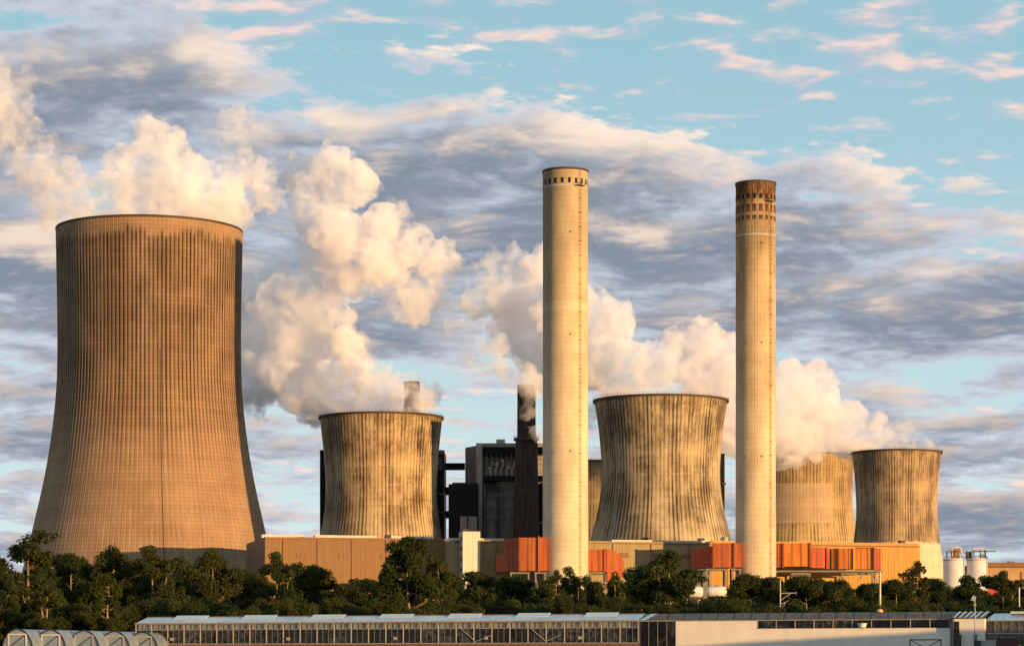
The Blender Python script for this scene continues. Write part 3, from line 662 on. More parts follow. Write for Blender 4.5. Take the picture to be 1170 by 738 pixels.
MB().tube([(-2.6, -.4, h), (-2.6, -.4, h + 3.9), (-1.6, -.4, h + 4.9), (2.8, -.4, h + 4.9), (3.6, -.4, h + 4.2), (3.6, -.4, h)], .36, 10).build('pipe', M['cream'], t)
MB().box(-5.2, -2.8, 0, 2.4, h - .2, h + 3.4).build('filter_house', M['dsteel'], t); MB().box(1.8, 3, -.6, .6, h, h + 2.4).build('fan_housing', M['greybox'], t)
YR = 1330.; s = YR / F
rb = thing('storage_hall', 'tan flat roofed hall at the right edge behind the silos', 'hall', (xat(1120, YR), YR, 0))
def rx(x0, x1, y0, y1, ya, yb, nm, mt): return MB().box((x0 - 1120) * s, (x1 - 1120) * s, y0, y1, 0 if yb is None else zat(yb, YR), zat(ya, YR)).build(nm, mt, rb)
rx(1121, 1200, 0, 50, 648, None, 'wall', M['tan']); rx(1120, 1201, -3, 50, 642.5, 647.8, 'fascia', M['tan2']); rx(1155, 1161, 4, 12, 640.8, 642.4, 'roof_unit', M['tan2'])
rx(1164, 1175, 2, 12, 642, 643.5, 'roof_light', M['cream']); rx(1166, 1168, -.3, -.003, 653, 668, 'downpipe', M['tan2']); rx(1122, 1165, -.4, -.003, 663, 667, 'window_band', M['black'])
for k in range(5): MB().box((1129 + k * 7 - 1120) * s, (1130 + k * 7 - 1120) * s, -.7, -.41, zat(667, YR), zat(663, YR)).build('mullion', M['tan'], rb)
YW = 1250.; s = YW / F
rs = thing('red_shed', 'long low red sheet metal shed behind the silos', 'shed', (xat(1046, YW), YW, 0))
MB().box(0, 104 * s, 0, 12, 0, zat(667, YW)).build('wall', M['red'], rs)
MB().box(-.3, 104.6 * s, -.5, 12.4, zat(667, YW), zat(665.6, YW)).build('roof', M['tan2'], rs)
for k in range(5): MB().box((6 + k * 20) * s, (14 + k * 20) * s, -.1, -.003, 0, 5).build('door', M['rail'], rs)
# white tank wagons behind the trees under the second chimney
for i, px in enumerate((792, 819, 846)):
    Yw = 1010.; s = Yw / F; q = thing('tank_wagon', ('left', 'middle', 'right')[i] + ' white tank wagon glimpsed through the bushes below the duct trestle', 'tank wagon', (xat(px, Yw), Yw, 0), 0, 'white tank wagons')
    zc_ = zat(676, Yw); ln = 11.5 * s
    MB().lathe([(.01, -ln), (1.6, -ln + .2), (2.2, -ln + 1), (2.2, ln - 1), (1.6, ln - .2), (.01, ln)], 20, M=Matrix.Translation((0, 0, zc_)) @ Matrix.Rotation(R(90), 4, 'Y')).build('tank', M['silo'], q).data.shade_smooth()
    MB().box(-ln, ln, -1.3, 1.3, zc_ - 3, zc_ - 2.25).build('chassis', M['rail'], q)
    for x in (-ln + 1, ln - 2):
        MB().box(x, x + .8, -1.2, 1.2, zc_ - 24, zc_ - 3).build('pier', M['pilaster'], q)
    MB().box(-1, 1, -.8, .8, zc_ + 2.15, zc_ + 2.7).build('dome', M['steel'], q)
sh = thing('signal_cabinet', 'small white cabinet at the foot of the second chimney', 'cabinet', (xat(866, 1085.), 1085., 0)); s = 1085. / F
MB().box(-4.5 * s, 4.5 * s, 0, 3, 0, zat(658, 1085.)).build('housing', M['silo'], sh); MB().box(-4.8 * s, 4.8 * s, -.2, 3.2, zat(658, 1085.), zat(657, 1085.)).build('roof', M['steel'], sh)

# ------------------------------------------------------------------ masts behind the glasshouses
def mast(label, px, Y, ytop, w, arms):
    t = thing('catenary_mast', label, 'mast', (xat(px, Y), Y, 0), 0, 'steel masts along the railway'); h = zat(ytop, Y)
    MB().tube([(0, 0, 0), (0, 0, h)], [w, w * .8], 8).build('pole', M['mast'], t)
    for dx, z, dz in arms:
        MB().bar((0, 0, h - z), (dx, 0, h - z + dz), .14).bar((0, 0, h - z - 1.6), (dx * .7, 0, h - z + dz * .7), .10).build('arm', M['mast'], t)
    if arms: MB().tube([(arms[0][0], 0, h - arms[0][1] + arms[0][2] - .5), (arms[0][0], 0, h - arms[0][1] + arms[0][2] + .4)], .12, 8).build('insulator', M['redbox'], t)
mast('thin pale catenary mast with a side arm right of the second chimney', 891.5, 560., 662, .16, [(3.5, 3, .1), (1.8, 5.5, .9)])
mast('stout steel post below the right end of the stepped duct', 1005.5, 560., 653, .30, [(-1.2, 1, 0)])
mast('short bright steel post at the right edge beside the last tree', 1164.5, 520., 671, .22, [])

# ------------------------------------------------------------------ trees
def leaf_cloud(rng, clumps, n, size):
    """n small leaf quads spread through soft ellipsoid clumps (x, y, z, rx, ry, rz)"""
    c = np.array(clumps); w = (c[:, 3] * c[:, 4] * c[:, 5]) ** .7; w /= w.sum()
    k = rng.choice(len(c), n, p=w)
    d = rng.normal(size=(n, 3)); d /= np.linalg.norm(d, axis=1)[:, None]
    rad = rng.uniform(.15, 1, n) ** .45
    pos = c[k, :3] + d * rad[:, None] * c[k, 3:] * rng.uniform(.85, 1.15, (n, 1))
    nrm = d * .8 + rng.normal(size=(n, 3)) * .7 + np.array([0, 0, .35]); nrm /= np.linalg.norm(nrm, axis=1)[:, None]
    t = np.cross(nrm, rng.normal(size=(n, 3))); t /= np.linalg.norm(t, axis=1)[:, None]; b = np.cross(nrm, t)
    s = size * rng.uniform(.6, 1.3, (n, 1)); t *= s; b *= s * .62
    fold = nrm * s * .25
    v = np.stack([pos - t, pos + b - fold, pos + t, pos - b - fold], 1).reshape(-1, 3)
    return v
def quads_mesh(name, v, m):
    n = len(v) // 4; me = bpy.data.meshes.new(name)
    me.vertices.add(len(v)); me.vertices.foreach_set('co', v.astype(np.float32).ravel())
    me.loops.add(n * 4); me.loops.foreach_set('vertex_index', np.arange(n * 4, dtype=np.int32))
    me.polygons.add(n); me.polygons.foreach_set('loop_start', np.arange(0, n * 4, 4, dtype=np.int32))
    me.update(calc_edges=True); me.materials.append(m); return me
def tree_proto(seed, kind, h=10., leaf='leaf', n=9000, lsize=.2):
    """unit tree 10 m high: returns (trunk mesh, crown mesh)"""
    rr = random.Random(seed); rng = np.random.default_rng(seed); tb = MB(); clumps = []
    if kind == 'bush':
        stems, base = 5, .2
    elif kind == 'airy': stems, base = 2, 2.0
    else: stems, base = 1, 1.8
    tops = []
    for sI in range(stems):
        lean = rr.uniform(-.9, .9) * (1 if stems > 1 else .5); lean2 = rr.uniform(-.6, .6)
        hh = h * rr.uniform(.82, .97) if kind != 'bush' else h * rr.uniform(.5, .8)
        pts = [Vector((sI * .25 - .1 * stems, 0, -.3))]
        for i in range(1, 6):
            t = i / 5; pts.append(Vector((lean * t * 1.3 + rr.uniform(-.15, .15), lean2 * t + rr.uniform(-.15, .15), hh * t)))
        r0 = .22 if kind != 'bush' else .1
        tb.tube(pts, [r0 * (1 - .85 * i / 5) for i in range(6)], 7)
        nb = {'round': 24, 'airy': 17, 'cone': 20, 'bush': 5, 'thin': 9}[kind]
        for i in range(nb):
            t = rr.uniform(.14, .98) if kind != 'bush' else rr.uniform(.2, 1); k = min(int(t * 5), 4); o = pts[k].lerp(pts[k + 1], t * 5 - k)
            az = rr.uniform(0, 2 * math.pi) if i % 2 else (i / nb * 12.6)
            W = {'round': 2.7 * math.sin(math.pi * min(1, (t * .70 + .24))) ** .7, 'airy': 2.5 * (1.1 - .55 * t), 'cone': 2.7 * (1.06 - t) + .35, 'bush': 3.0, 'thin': 1.3 * (1.1 - .5 * t)}[kind] * rr.uniform(.65, 1.1)
            e = o + Vector((math.cos(az) * W, math.sin(az) * W, W * rr.uniform(.15, .75)))
            e.z = min(e.z, h * .97)
            mid = o.lerp(e, .55) + Vector((0, 0, -.12 * W))
            tb.tube([o, mid, e], [r0 * .42 * (1.05 - t) + .03, r0 * .25 * (1.05 - t) + .025, .015], 5)
            q = {'round': 1.0, 'airy': .78, 'cone': .75, 'bush': 1.5, 'thin': .6}[kind] * rr.uniform(.75, 1.25)
            clumps.append((*e, q, q, q * .75))
            m2 = o.lerp(e, rr.uniform(.45, .7)) + Vector((rr.uniform(-.5, .5), rr.uniform(-.5, .5), rr.uniform(-.1, .6))); q *= .8
            clumps.append((*m2, q, q, q * .75))
            for _ in range(2):
                e2 = e + Vector((rr.uniform(-1, 1), rr.uniform(-1, 1), rr.uniform(-.6, .7))) * q * 1.05; q2 = q * rr.uniform(.35, .6); clumps.append((*e2, q2, q2, q2 * .8))
        e = pts[-1]; q = {'round': 1.0, 'airy': .8, 'cone': .55, 'bush': 1.2, 'thin': .55}[kind]; clumps.append((e.x, e.y, min(e.z, h - q * .7), q, q, q))
    if kind == 'bush':
        for _ in range(14):
            a = rr.uniform(0, 6.28); d = rr.uniform(0, 3.2); clumps.append((math.cos(a) * d, math.sin(a) * d, rr.uniform(.8, 8.6) * (1 - d / 9), 1.4, 1.4, 1.3))
    else:      # low skirt of suckers and side growth
        for _ in range(7):
            a = rr.uniform(0, 6.28); d = rr.uniform(.4, 1.9 if kind != 'thin' else .8); clumps.append((math.cos(a) * d, math.sin(a) * d, rr.uniform(.6, 2.6), .9, .9, .9))
    v = leaf_cloud(rng, clumps, n, lsize)
    me = bpy.data.meshes.new('trunk'); me.from_pydata([tuple(q) for q in tb.v], [], tb.f); me.shade_smooth(); me.materials.append(M['bark'])
    return me, quads_mesh('crown', v, M[leaf])
PR = {'round': [tree_proto(11, 'round', n=24000, lsize=.135), tree_proto(12, 'round', leaf='leaf2', n=24000, lsize=.135), tree_proto(17, 'round', n=24000, lsize=.135), tree_proto(19, 'round', n=24000, lsize=.135)],
      'airy': [tree_proto(21, 'airy', leaf='leaf2', n=15000, lsize=.13), tree_proto(22, 'airy', n=16000, lsize=.13)],
      'cone': [tree_proto(31, 'cone', n=19000, lsize=.135)], 'thin': [tree_proto(41, 'thin', leaf='leaf2', n=2600, lsize=.17)],
      'bush': [tree_proto(51, 'bush', n=15000, lsize=.185), tree_proto(52, 'bush', leaf='leaf2', n=15000, lsize=.185), tree_proto(53, 'bush', n=15000, lsize=.185)]}
tcount = [0]
def plant(kind, px, ytop, Y, wpx, label, name='tree', cat='tree', group=None):
    tcount[0] += 1; i = tcount[0]; pr = PR[kind][i % len(PR[kind])]
    h = zat(ytop, Y) * 1.0; k = h / 10.; s = Y / F
    base_w = {'round': 6.6, 'airy': 6.2, 'cone': 6.0, 'thin': 3.4, 'bush': 8.4}[kind]
    kx = wpx * s / base_w
    t = thing(name, label, cat, (xat(px, Y), Y, ground_h(0, Y) - .1), random.uniform(0, 6.28), group)
    t.scale = (kx, kx, k)
    for nm, me in zip(('trunk', 'crown'), pr):
        o = bpy.data.objects.new(nm, me); COL.objects.link(o); o.parent = t
    return t
GT = 'trees in the belt behind the glasshouses'
for a in [
 ('airy', 32, 608, 520., 92, 'tall airy tree with pale branches in front of the left foot of the tallest tower'),
 ('round', -4, 640, 500., 60, 'dark tree cut by the left edge of the picture'),
 ('round', 80, 630, 560., 66, 'dense dark tree right of the airy tree at far left'),
 ('airy', 52, 655, 470., 58, 'small half bare tree with bright trunk above the second plastic tunnel'),
 ('round', 127, 624, 540., 66, 'dark leafy tree in front of the middle of the tallest tower'),
 ('airy', 122, 655, 470., 44, 'small yellow green tree behind the last plastic tunnel'),
 ('airy', 180, 625, 530., 70, 'loose crowned tree with spiky top before the tallest tower'),
 ('round', 150, 648, 600., 60, 'low dark tree filling the gap between the tower trees'),
 ('round', 243, 628, 540., 66, 'rounded dark tree in front of the right foot of the tallest tower'),
 ('round', 212, 655, 600., 50, 'shaded tree filling the gap left of the rounded dark tree'),
 ('airy', 321, 632, 540., 56, 'upright tree in front of the left corner of the brown hall'),
 ('round', 358, 647, 560., 66, 'broad tree in front of the brown hall, right of the corner tree'),
 ('round', 294, 655, 580., 54, 'dark tree covering the shaded gable of the brown hall'),
 ('round', 398, 668, 600., 56, 'low tree at the middle of the brown hall wall'),
 ('round', 466, 611, 540., 78, 'tallest bushy tree, in front of the right end of the brown hall'),
 ('airy', 503, 634, 560., 50, 'thin leafy tree leaning on the tall bushy tree, left of the stair tower'),
 ('round', 432, 664, 600., 56, 'low dark tree left of the tall bushy tree'),
 ('round', 548, 655, 590., 62, 'rounded dark tree right of the white stair tower'),
 ('round', 588, 657, 600., 66, 'wide dark tree under the duct box left of the tallest chimney'),
 ('airy', 632, 651, 610., 40, 'small leafy tree hiding the left foot of the tallest chimney'),
 ('airy', 656, 648, 590., 38, 'small open crowned tree in front of the foot of the tallest chimney'),
 ('round', 682, 666, 620., 46, 'low tree right of the foot of the tallest chimney'),
 ('thin', 704, 641, 600., 26, 'slender young tree in front of the sloped orange duct end'),
 ('round', 733, 647, 620., 60, 'dark tree in front of the olive wall, left of the broad tree'),
 ('round', 766, 629, 560., 84, 'broad rounded tree before the shaded hall wall between the chimneys'),
 ('round', 828, 682, 560., 60, 'low bushy tree below the white tank wagons'),
 ('round', 880, 657, 600., 52, 'dark bushy tree hiding the right foot of the second chimney'),
 ('round', 921, 659, 640., 60, 'dark tree below the left half of the stepped duct'),
 ('round', 960, 662, 640., 54, 'dark tree below the middle of the stepped duct'),
 ('round', 990, 668, 620., 44, 'tree left of the stout steel post'),
 ('round', 1023, 660, 640., 46, 'tree right of the stout steel post under the ochre wall'),
 ('airy', 1044, 641, 590., 50, 'tall airy tree at the right end of the ochre hall'),
 ('cone', 1103, 650, 560., 56, 'pointed dark tree in front of the pale silos'),
 ('round', 1073, 678, 600., 44, 'low tree left of the pointed tree'),
 ('airy', 1150, 653, 580., 48, 'open crowned tree in front of the tan hall at the right edge'),
 ('round', 1136, 680, 600., 44, 'low tree right of the pointed tree'),
 ('round', 1182, 668, 560., 50, 'tree cut by the right edge of the picture')]:
    plant(*a, group=GT)
rb_ = random.Random(3)
x = -8.
while x < 1190:
    yt = (650 if x < 285 else 666 if x < 430 else 655 if x < 520 else 664) + rb_.uniform(-8, 9)
    if not (775 < x < 845) and not (1075 < x < 1095): plant('round', x, yt, rb_.uniform(640, 690), rb_.uniform(34, 66), 'shaded middle row tree whose crown merges into the dark belt behind the others', 'tree', 'tree', 'shaded trees in the middle row')
    x += rb_.uniform(22, 30)
x = -14
while x < 1190:
    seg = 'plastic tunnels' if x < 150 else 'long glasshouse roof' if x < 735 else 'white walled hall roof'
    plant('bush', x, rb_.uniform(676, 688), rb_.uniform(465, 520), rb_.uniform(40, 54), 'low leafy bush in the thicket behind the ' + seg, 'bush', 'bush', 'bushes behind the ' + seg); x += rb_.uniform(19, 25)
x = -10
while x < 1190:
    plant('bush', x, rb_.uniform(670, 682), rb_.uniform(640, 700), rb_.uniform(46, 60), 'dark bush in the back row of the tree belt, deep in shade', 'bush', 'bush', 'bushes in the back row'); x += rb_.uniform(24, 30)

# ------------------------------------------------------------------ glasshouse row in front
A0 = Vector((xat(155, 415.), 415., 0)); A1 = Vector((xat(1127, 364.), 364., 0)); dv = (A1 - A0).normalized(); GA = math.atan2(dv.y, dv.x)
def tg(px):
    k = (px - CX) / F; return (k * A0.y - A0.x) / (dv.x - k * dv.y)
def zg(px, py): return zat(py, A0.y + dv.y * tg(px))
EZ = 3.85
gh = thing('glasshouse', 'long low glasshouse with timber coloured bars and milky roof vents in the foreground', 'greenhouse', A0, GA)
TE = tg(730)
MB().box(0, TE, -.02, .14, -1.8, .42).build('sill_wall', M['sill'], gh)
MB().box(0, TE, -.12, .12, EZ - .16, EZ).box(0, TE, -.06, .08, EZ - 1.12, EZ - 1.04).box(0, TE, -.1, .1, .42, .54).build('rail', M['gh_frame'], gh)
pst = MB().box(-.055, .055, -.14, .1, .54, EZ - .16).build('post', M['gh_frame'], gh)
npost = 29
for k in range(npost + 1): (pst if k == 0 else twin(pst, gh)).location = (min(max(TE * k / npost, .08), TE - .08), -.01, 0)
br = MB().box(-.025, .025, -.05, .04, .54, EZ - .16).build('glazing_bar', M['gh_dark'], gh); first = True
for k in range(npost * 3):
    if k % 3: (br if first else twin(br, gh)).location = (TE * k / npost / 3, 0, 0); first = False
MB().box(0, TE, -.004, .004, .54, EZ - .16).build('glass_wall', M['glass'], gh)
MB().box(-.004, .004, .1, 6.0, .42, EZ).build('end_glass', M['glass'], gh); MB().box(-.08, .08, 5.9, 6.1, 0, EZ).box(-.08, .08, 2.9, 3.1, 0, EZ).build('end_post', M['gh_frame'], gh)
RR, RH = 3.0, 1.05
rf = MB(); rf.add([(0, -.15, EZ + .01), (TE, -.15, EZ + .01), (TE, RR, EZ + RH), (0.5, RR, EZ + RH), (0, 2 * RR, EZ), (TE, 2 * RR, EZ)], [(0, 1, 2, 3), (3, 2, 5, 4), (0, 3, 4)]).build('roof', M['roofglass'], gh)
MB().box(0, TE, -.3, -.15, EZ - .05, EZ + .12).build('gutter', M['gh_frame'], gh)
MB().box(.4, TE, RR - .06, RR + .06, EZ + RH, EZ + RH + .1).build('ridge', M['sill'], gh)
x = 192.
while x < 735:
    t0, t1 = tg(x), tg(min(x + 37, 728)); sl = RH / RR
    vt = MB(); vt.add([(t0, RR - 1.35, EZ + RH - 1.35 * sl + .12), (t1, RR - 1.35, EZ + RH - 1.35 * sl + .12), (t1, RR - .02, EZ + RH + .26), (t0, RR - .02, EZ + RH + .26), (t0, RR - 1.35, EZ + RH - 1.35 * sl + .04), (t1, RR - 1.35, EZ + RH - 1.35 * sl + .04), (t1, RR - .02, EZ + RH + .16), (t0, RR - .02, EZ + RH + .16)],
        [(0, 1, 2, 3), (7, 6, 5, 4), (0, 4, 5, 1), (1, 5, 6, 2), (2, 6, 7, 3), (3, 7, 4, 0)]).build('roof_vent', M['ventglass'], gh); x += 78.5
MB().box(.3, TE - .3, .35, .40, EZ - 1.0, EZ - .2).build('shade_screen', M['curtain'], gh)
MB().box(.3, TE - .3, 7.5, 7.6, 0, EZ).build('rear_wall', M['darkglass'], gh)
for px in (197, 330, 452, 556, 663):
    q = tg(px); MB().box(q - .28, q + .28, -.32, -.14, 1.05, 1.5).build('control_box', M['gh_frame'], gh)
for px in (527, 607):
    q = tg(px); w = tg(px + 17) - q
    MB().bar((q, -.16, EZ - 1.1), (q + w, -.16, .75), .09).bar((q + w, -.16, .75), (q + 2 * w, -.16, 1.7), .09).build('brace', M['gh_frame'], gh)
# crop inside
rng = np.random.default_rng(5); n = 26000
pos = np.stack([rng.uniform(.5, TE - .5, n), rng.uniform(.55, 5.0, n), .3 + 2.3 * rng.uniform(0, 1, n) ** .8], 1); pos[:, 2] += .35 * np.sin(pos[:, 0] * 1.7 + rng.normal(size=n) * .5)
cl = np.column_stack([pos, np.full((n, 3), .05)]); dd = rng.normal(size=(n, 3)); dd /= np.linalg.norm(dd, axis=1)[:, None]; t_ = np.cross(dd, rng.normal(size=(n, 3))); t_ /= np.linalg.norm(t_, axis=1)[:, None]; b_ = np.cross(dd, t_)
v = np.stack([pos - t_ * .2, pos + b_ * .12, pos + t_ * .2, pos - b_ * .12], 1).reshape(-1, 3)
cr = bpy.data.objects.new('crop_plants', quads_mesh('crop_plants', v, M['crop'])); COL.objects.link(cr); cr.location = A0; cr.rotation_euler.z = GA
tag(cr, 'dense dark green crop plants growing inside the long glasshouse', 'crop plants', kind='stuff')

# ---- packing hall (dark glazed bay, white wall, window strip)
T1, T2, T3, T4 = tg(730.4), tg(772), tg(865), tg(1085.5)
hl = thing('packing_hall', 'long white walled hall with dark corrugated roof and window strip, right of the glasshouse', 'hall', A0, GA)
MB().box(T1 + .02, T2, .0, .15, -1.8, EZ - .16).build('dark_glazing', M['darkglass'], hl); MB().box(T1 + .02, T2, .9, .95, 0, EZ - .2).build('backing_wall', M['rail'], hl)
for k in range(5): MB().box(T1 + (T2 - T1) * k / 4.05 + .03, T1 + (T2 - T1) * k / 4.05 + .13, -.06, -.003, 0, EZ - .16).build('glazing_bar', M['gh_dark'], hl)
MB().box(T1 + .02, T4, -.1, .12, EZ - .155, EZ).build('eave_rail', M['gh_frame'], hl)
MB().box(T2, T3, -.05, .2, -1.8, EZ - .16).build('white_wall', M['white_wall'], hl)
WZ = zg(970, 717.3)
MB().box(T3 + .003, T4, -.05, .2, -1.8, WZ).build('white_wall', M['white_wall'], hl)
MB().box(T3, T4, -.12, .1, WZ + .003, WZ + .07).build('window_sill', M['rail'], hl)
MB().box(T3 + .003, T4, .06, .07, WZ + .07, EZ - .16).build('window_glass', M['darkglass'], hl)
nw = 10
for k in range(nw + 1):
    q = T3 + (T4 - T3 - .12) * k / nw; MB().box(q + .02, q + .12, -.06, .05, WZ + .07, EZ - .16).build('mullion', M['gh_frame'], hl)
MB().box(T3 + .1, T4 - .1, 3.5, 3.6, 0, EZ).build('inner_wall', M['rail'], hl)
rf = MB(); rf.add([(T1 + .02, -.25, EZ + .01), (T4 + .3, -.25, EZ + .01), (T4 + .3, RR, EZ + RH), (T1 + .02, RR, EZ + RH), (T1 + .02, 2 * RR, EZ), (T4 + .3, 2 * RR, EZ)], [(0, 1, 2, 3), (3, 2, 5, 4)]).build('roof', M['roofing'], hl)
MB().add([(T1 + .03, -.2, EZ + .03), (T1 + 1.1, -.2, EZ + .03), (T1 + 2.0, RR - .1, EZ + RH), (T1 + .9, RR - .1, EZ + RH)], [(0, 1, 2, 3)]).build('roof_pane', M['roofglass'], hl)
MB().box(T4 - .2, T4 + .28, .3, 5.9, 0, EZ).build('gable', M['greybox'], hl)
# white tub on the window ledge
tq = tg(985.5)
tb = thing('plastic_tub', 'white plastic tub standing at the window strip of the white hall', 'tub', A0 + Vector((math.cos(GA) * tq + math.sin(GA) * .25, math.sin(GA) * tq - math.cos(GA) * .25, WZ + .07)), GA)
MB().lathe([(.01, .02), (.52, .02), (.68, .55), (.76, .58), (.76, .64), (.62, .62), (.48, .1), (.01, .1)], 24).build('tub_body', M['silo'], tb)
MB().bar((.0, -.78, .1), (0, -.78, .62), .06).build('handle', M['rail'], tb)
# ventilator hood on the roof ridge, orange sunlight in its colour
tq = tg(1000); vh = thing('roof_ventilator', 'small orange lit ventilator hood on the dark roof ridge', 'roof ventilator', A0 + Vector((math.cos(GA) * tq - math.sin(GA) * RR, math.sin(GA) * tq + math.cos(GA) * RR, EZ + RH - .1)), GA)
MB().lathe([(.45, 0), (.45, .18), (.5, .25), (.4, .45), (.2, .56), (.01, .58)], 16).build('hood', M['hood_sunlit'], vh); MB().lathe([(.5, 0), (.52, .08), (.45, .1)], 16).build('collar', M['rail'], vh)

# ---- lit end block with ladder, beyond the white wall
EB0, EB1 = tg(1086.2), tg(1126.5)
eb = thing('end_block', 'short cream end block with ladder window and torn roof film beside the right glasshouse', 'annex', A0, GA)
ez = EZ + .05
MB().box(EB0 + .4, EB1, -.9, -.0, -1.8, ez - .1).build('wall', M['white_wall'], eb)
MB().box(EB0 + .40, EB0 + .62, -.98, -.903, -1.8, ez - .1).build('corner_post', M['steel'], eb)
q0 = tg(1091.5)
MB().box(q0, q0 + .72, -1.0, -.905, -1.8, ez - .55).build('window_strip', M['darkglass'], eb)
lb = MB().box(q0 - .07, q0, -1.06, -.94, -1.8, ez - .5).box(q0 + .72, q0 + .79, -1.06, -.94, -1.8, ez - .5)
for k in range(5): lb.box(q0, q0 + .72, -1.05, -.95, ez - .56 - k * .82, ez - .48 - k * .82)
lb.build('window_frame', M['tan2'], eb)
rf = MB(); rf.add([(EB0 + .3, -1.2, ez), (EB1 + .1, -1.2, ez), (EB1 + .1, RR, ez + RH - .1), (EB0 - .3, RR, ez + RH - .1)], [(0, 1, 2, 3)]).build('roof', M['roofing'], eb)
for k in range(6):
    q = EB0 + .6 + (EB1 - EB0 - 1.) * k / 5.3; o = rb_.uniform(-.1, .25)
    f = MB(); f.add([(q, -1.15, ez + .06), (q + .28, -1.15, ez + .06), (q + .55 + o, 1.9, ez + .95), (q + .2 + o, 2.2, ez + 1.02)], [(0, 1, 2, 3)]).build('film_strip', M['ventglass'], eb)
for px, w in ((1099.5, .3), (1116.8, .36)):
    q = tg(px); MB().box(q - w / 2, q + w / 2, -1.7, -1.4, -1.8, 1.35).box(q - w * .9, q + w * .9, -1.75, -1.35, 1.35, 1.5).build('bollard_post', M['dsteel'], eb)
# floodlight pole
q = tg(1117.3); pq = A0 + Vector((math.cos(GA) * q + math.sin(GA) * 2.2, math.sin(GA) * q - math.cos(GA) * 2.2, -1.8))
fp = thing('floodlight_pole', 'thin pole with a tilted floodlight above the cream end block', 'floodlight', pq, GA); hz = zat(685, pq.y) + 1.8
MB().tube([(0, 0, 0), (0, 0, hz)], .07, 8).build('pole', M['mast'], fp)
MB().box(-.34, .12, -.28, .2, -.28, .42, Matrix.Translation((-.1, 0, hz + .1)) @ Matrix.Rotation(R(24), 4, 'Y')).build('lamp_head', M['lampglass'], fp)
MB().box(-.16, .16, -.1, .1, hz - .9, hz - .5).build('bracket', M['mast'], fp)
# right glasshouse
G0, G1 = tg(1127), tg(1215)
g2 = thing('glasshouse', 'grimy glasshouse with dark bars at the right edge of the picture', 'greenhouse', A0, GA); e2 = EZ - .3
MB().box(G0 + .02, G1, -.004, .004, .2, e2).build('glass_wall', M['glass'], g2)
MB().box(G0, G1, 1.0, 1.06, 0, e2 - .2).build('grimy_screen', plain('grimy screen', (.20, .18, .16), .9, 0, .6, .8), g2)
MB().box(G0, G1, -.1, .1, e2 - .12, e2).box(G0, G1, -.06, .05, 1.62, 1.76).build('rail', M['gh_frame'], g2)
b = MB().box(0, .08, -.08, .06, -1.8, e2 - .12).build('glazing_bar', M['gh_dark'], g2, loc=(G0, 0, 0)); k = 1
while G0 + k * 1.15 < G1: twin(b, g2, loc=(G0 + k * 1.15, 0, 0)); k += 1
MB().add([(G0 - .2, -.2, e2 + .01), (G1, -.2, e2 + .01), (G1, RR, e2 + RH), (G0 + .6, RR, e2 + RH), (G0, 2 * RR, e2), (G1, 2 * RR, e2)], [(0, 1, 2, 3), (3, 2, 5, 4)]).build('roof', M['roofglass'], g2)
MB().box(tg(1152), G1, RR - 1.2, RR + .02, e2 + RH - .1, e2 + RH + .25).build('roof_vent', M['ventglass'], g2)
# boxes stacked in front
def at(px, front): q = tg(px); return A0 + Vector((math.cos(GA) * q + math.sin(GA) * front, math.sin(GA) * q - math.cos(GA) * front, -1.8))
def unit(name, label, cat, px0, px1, ytop, front, mt, extra):
    p = at(px0, front); s = p.y / F; w = (px1 - px0) * s; h = zat(ytop, p.y) + 1.8; t = thing(name, label, cat, p, GA)
    MB().box(0, w, 0, 1.1, .12, h - .08).build('casing', mt, t); MB().box(-.05, w + .05, -.05, 1.15, h - .08, h).build('lid', M['rail'] if mt != M['greybox'] else M['cream'], t)
    for q in (.05, w - .15): MB().box(q, q + .1, 0, 1.0, 0, .12).build('foot', M['dsteel'], t)
    for k in range(extra): MB().box(w * (k + .3) / extra, w * (k + .7) / extra, -.04, -.003, h * .3, h * .8).build('panel', M['dsteel'], t)
unit('machine_unit', 'black machine unit left of the grey box by the right glasshouse', 'machine', 1118.5, 1126, 731.5, 3.5, M['dsteel'], 1)
unit('storage_box', 'pale grey box between dark units in front of the right glasshouse', 'box', 1126.3, 1143.5, 731.2, 3.5, M['greybox'], 0)
unit('crate_unit', 'dark red and black crate unit at the bottom right corner', 'crate', 1144, 1166.5, 729.2, 3.5, M['redbox'], 3)
# dark steel frame in front of white wall
p = at(1045, 3.); s = p.y / F; fr = thing('steel_frame', 'dark cross braced steel frame standing before the white hall wall', 'frame', p, GA); w = 35.5 * s; h = zat(730.5, p.y) + 1.8
MB().bar((0, 0, 0), (0, 0, h), .14).build('leg', M['dsteel'], fr); MB().bar((w, 0, 0), (w, 0, h), .14).build('leg', M['dsteel'], fr)
MB().bar((-.07, 0, h), (w + .07, 0, h), .16).build('top_bar', M['dsteel'], fr)
MB().bar((0, 0.02, h), (w * .62, .02, h - 1.5), .10).build('brace', M['dsteel'], fr); MB().bar((w, .08, h), (w * .38, .08, h - 1.5), .10).build('brace', M['dsteel'], fr)

eb_ = MB(); top = []; tn_ = math.tan(R(ELEV)) / math.cos(0); er = random.Random(4)  # unseen earth bank added out of view, crest shaped to shade the white wall
for k in range(26):
    px = 700 + k * 24; q = tg(px); wq = A0 + Vector((math.cos(GA) * q, math.sin(GA) * q, 0)); dq = 95.
    zw = float(np.interp(px, [700, 760, 860, 920, 1000, 1085, 1300], [-1.7, -.1, .55, 1.05, 1.65, 2.1, 2.6])) + er.uniform(-.1, .1)
    b_ = wq + Vector((math.sin(R(PHI)), -math.cos(R(PHI)), 0)) * dq; top.append((b_, zw + dq * tn_))
dq = Vector((math.sin(R(PHI)), -math.cos(R(PHI)), 0)); vs = []
for b_, z in top:
    for o_, zz in ((-11, -2.2), (-4, z * .6), (-1, z - .1), (1, z), (5, z * .5), (12, -3.2)): vs.append((b_.x + dq.x * o_, b_.y + dq.y * o_, zz))
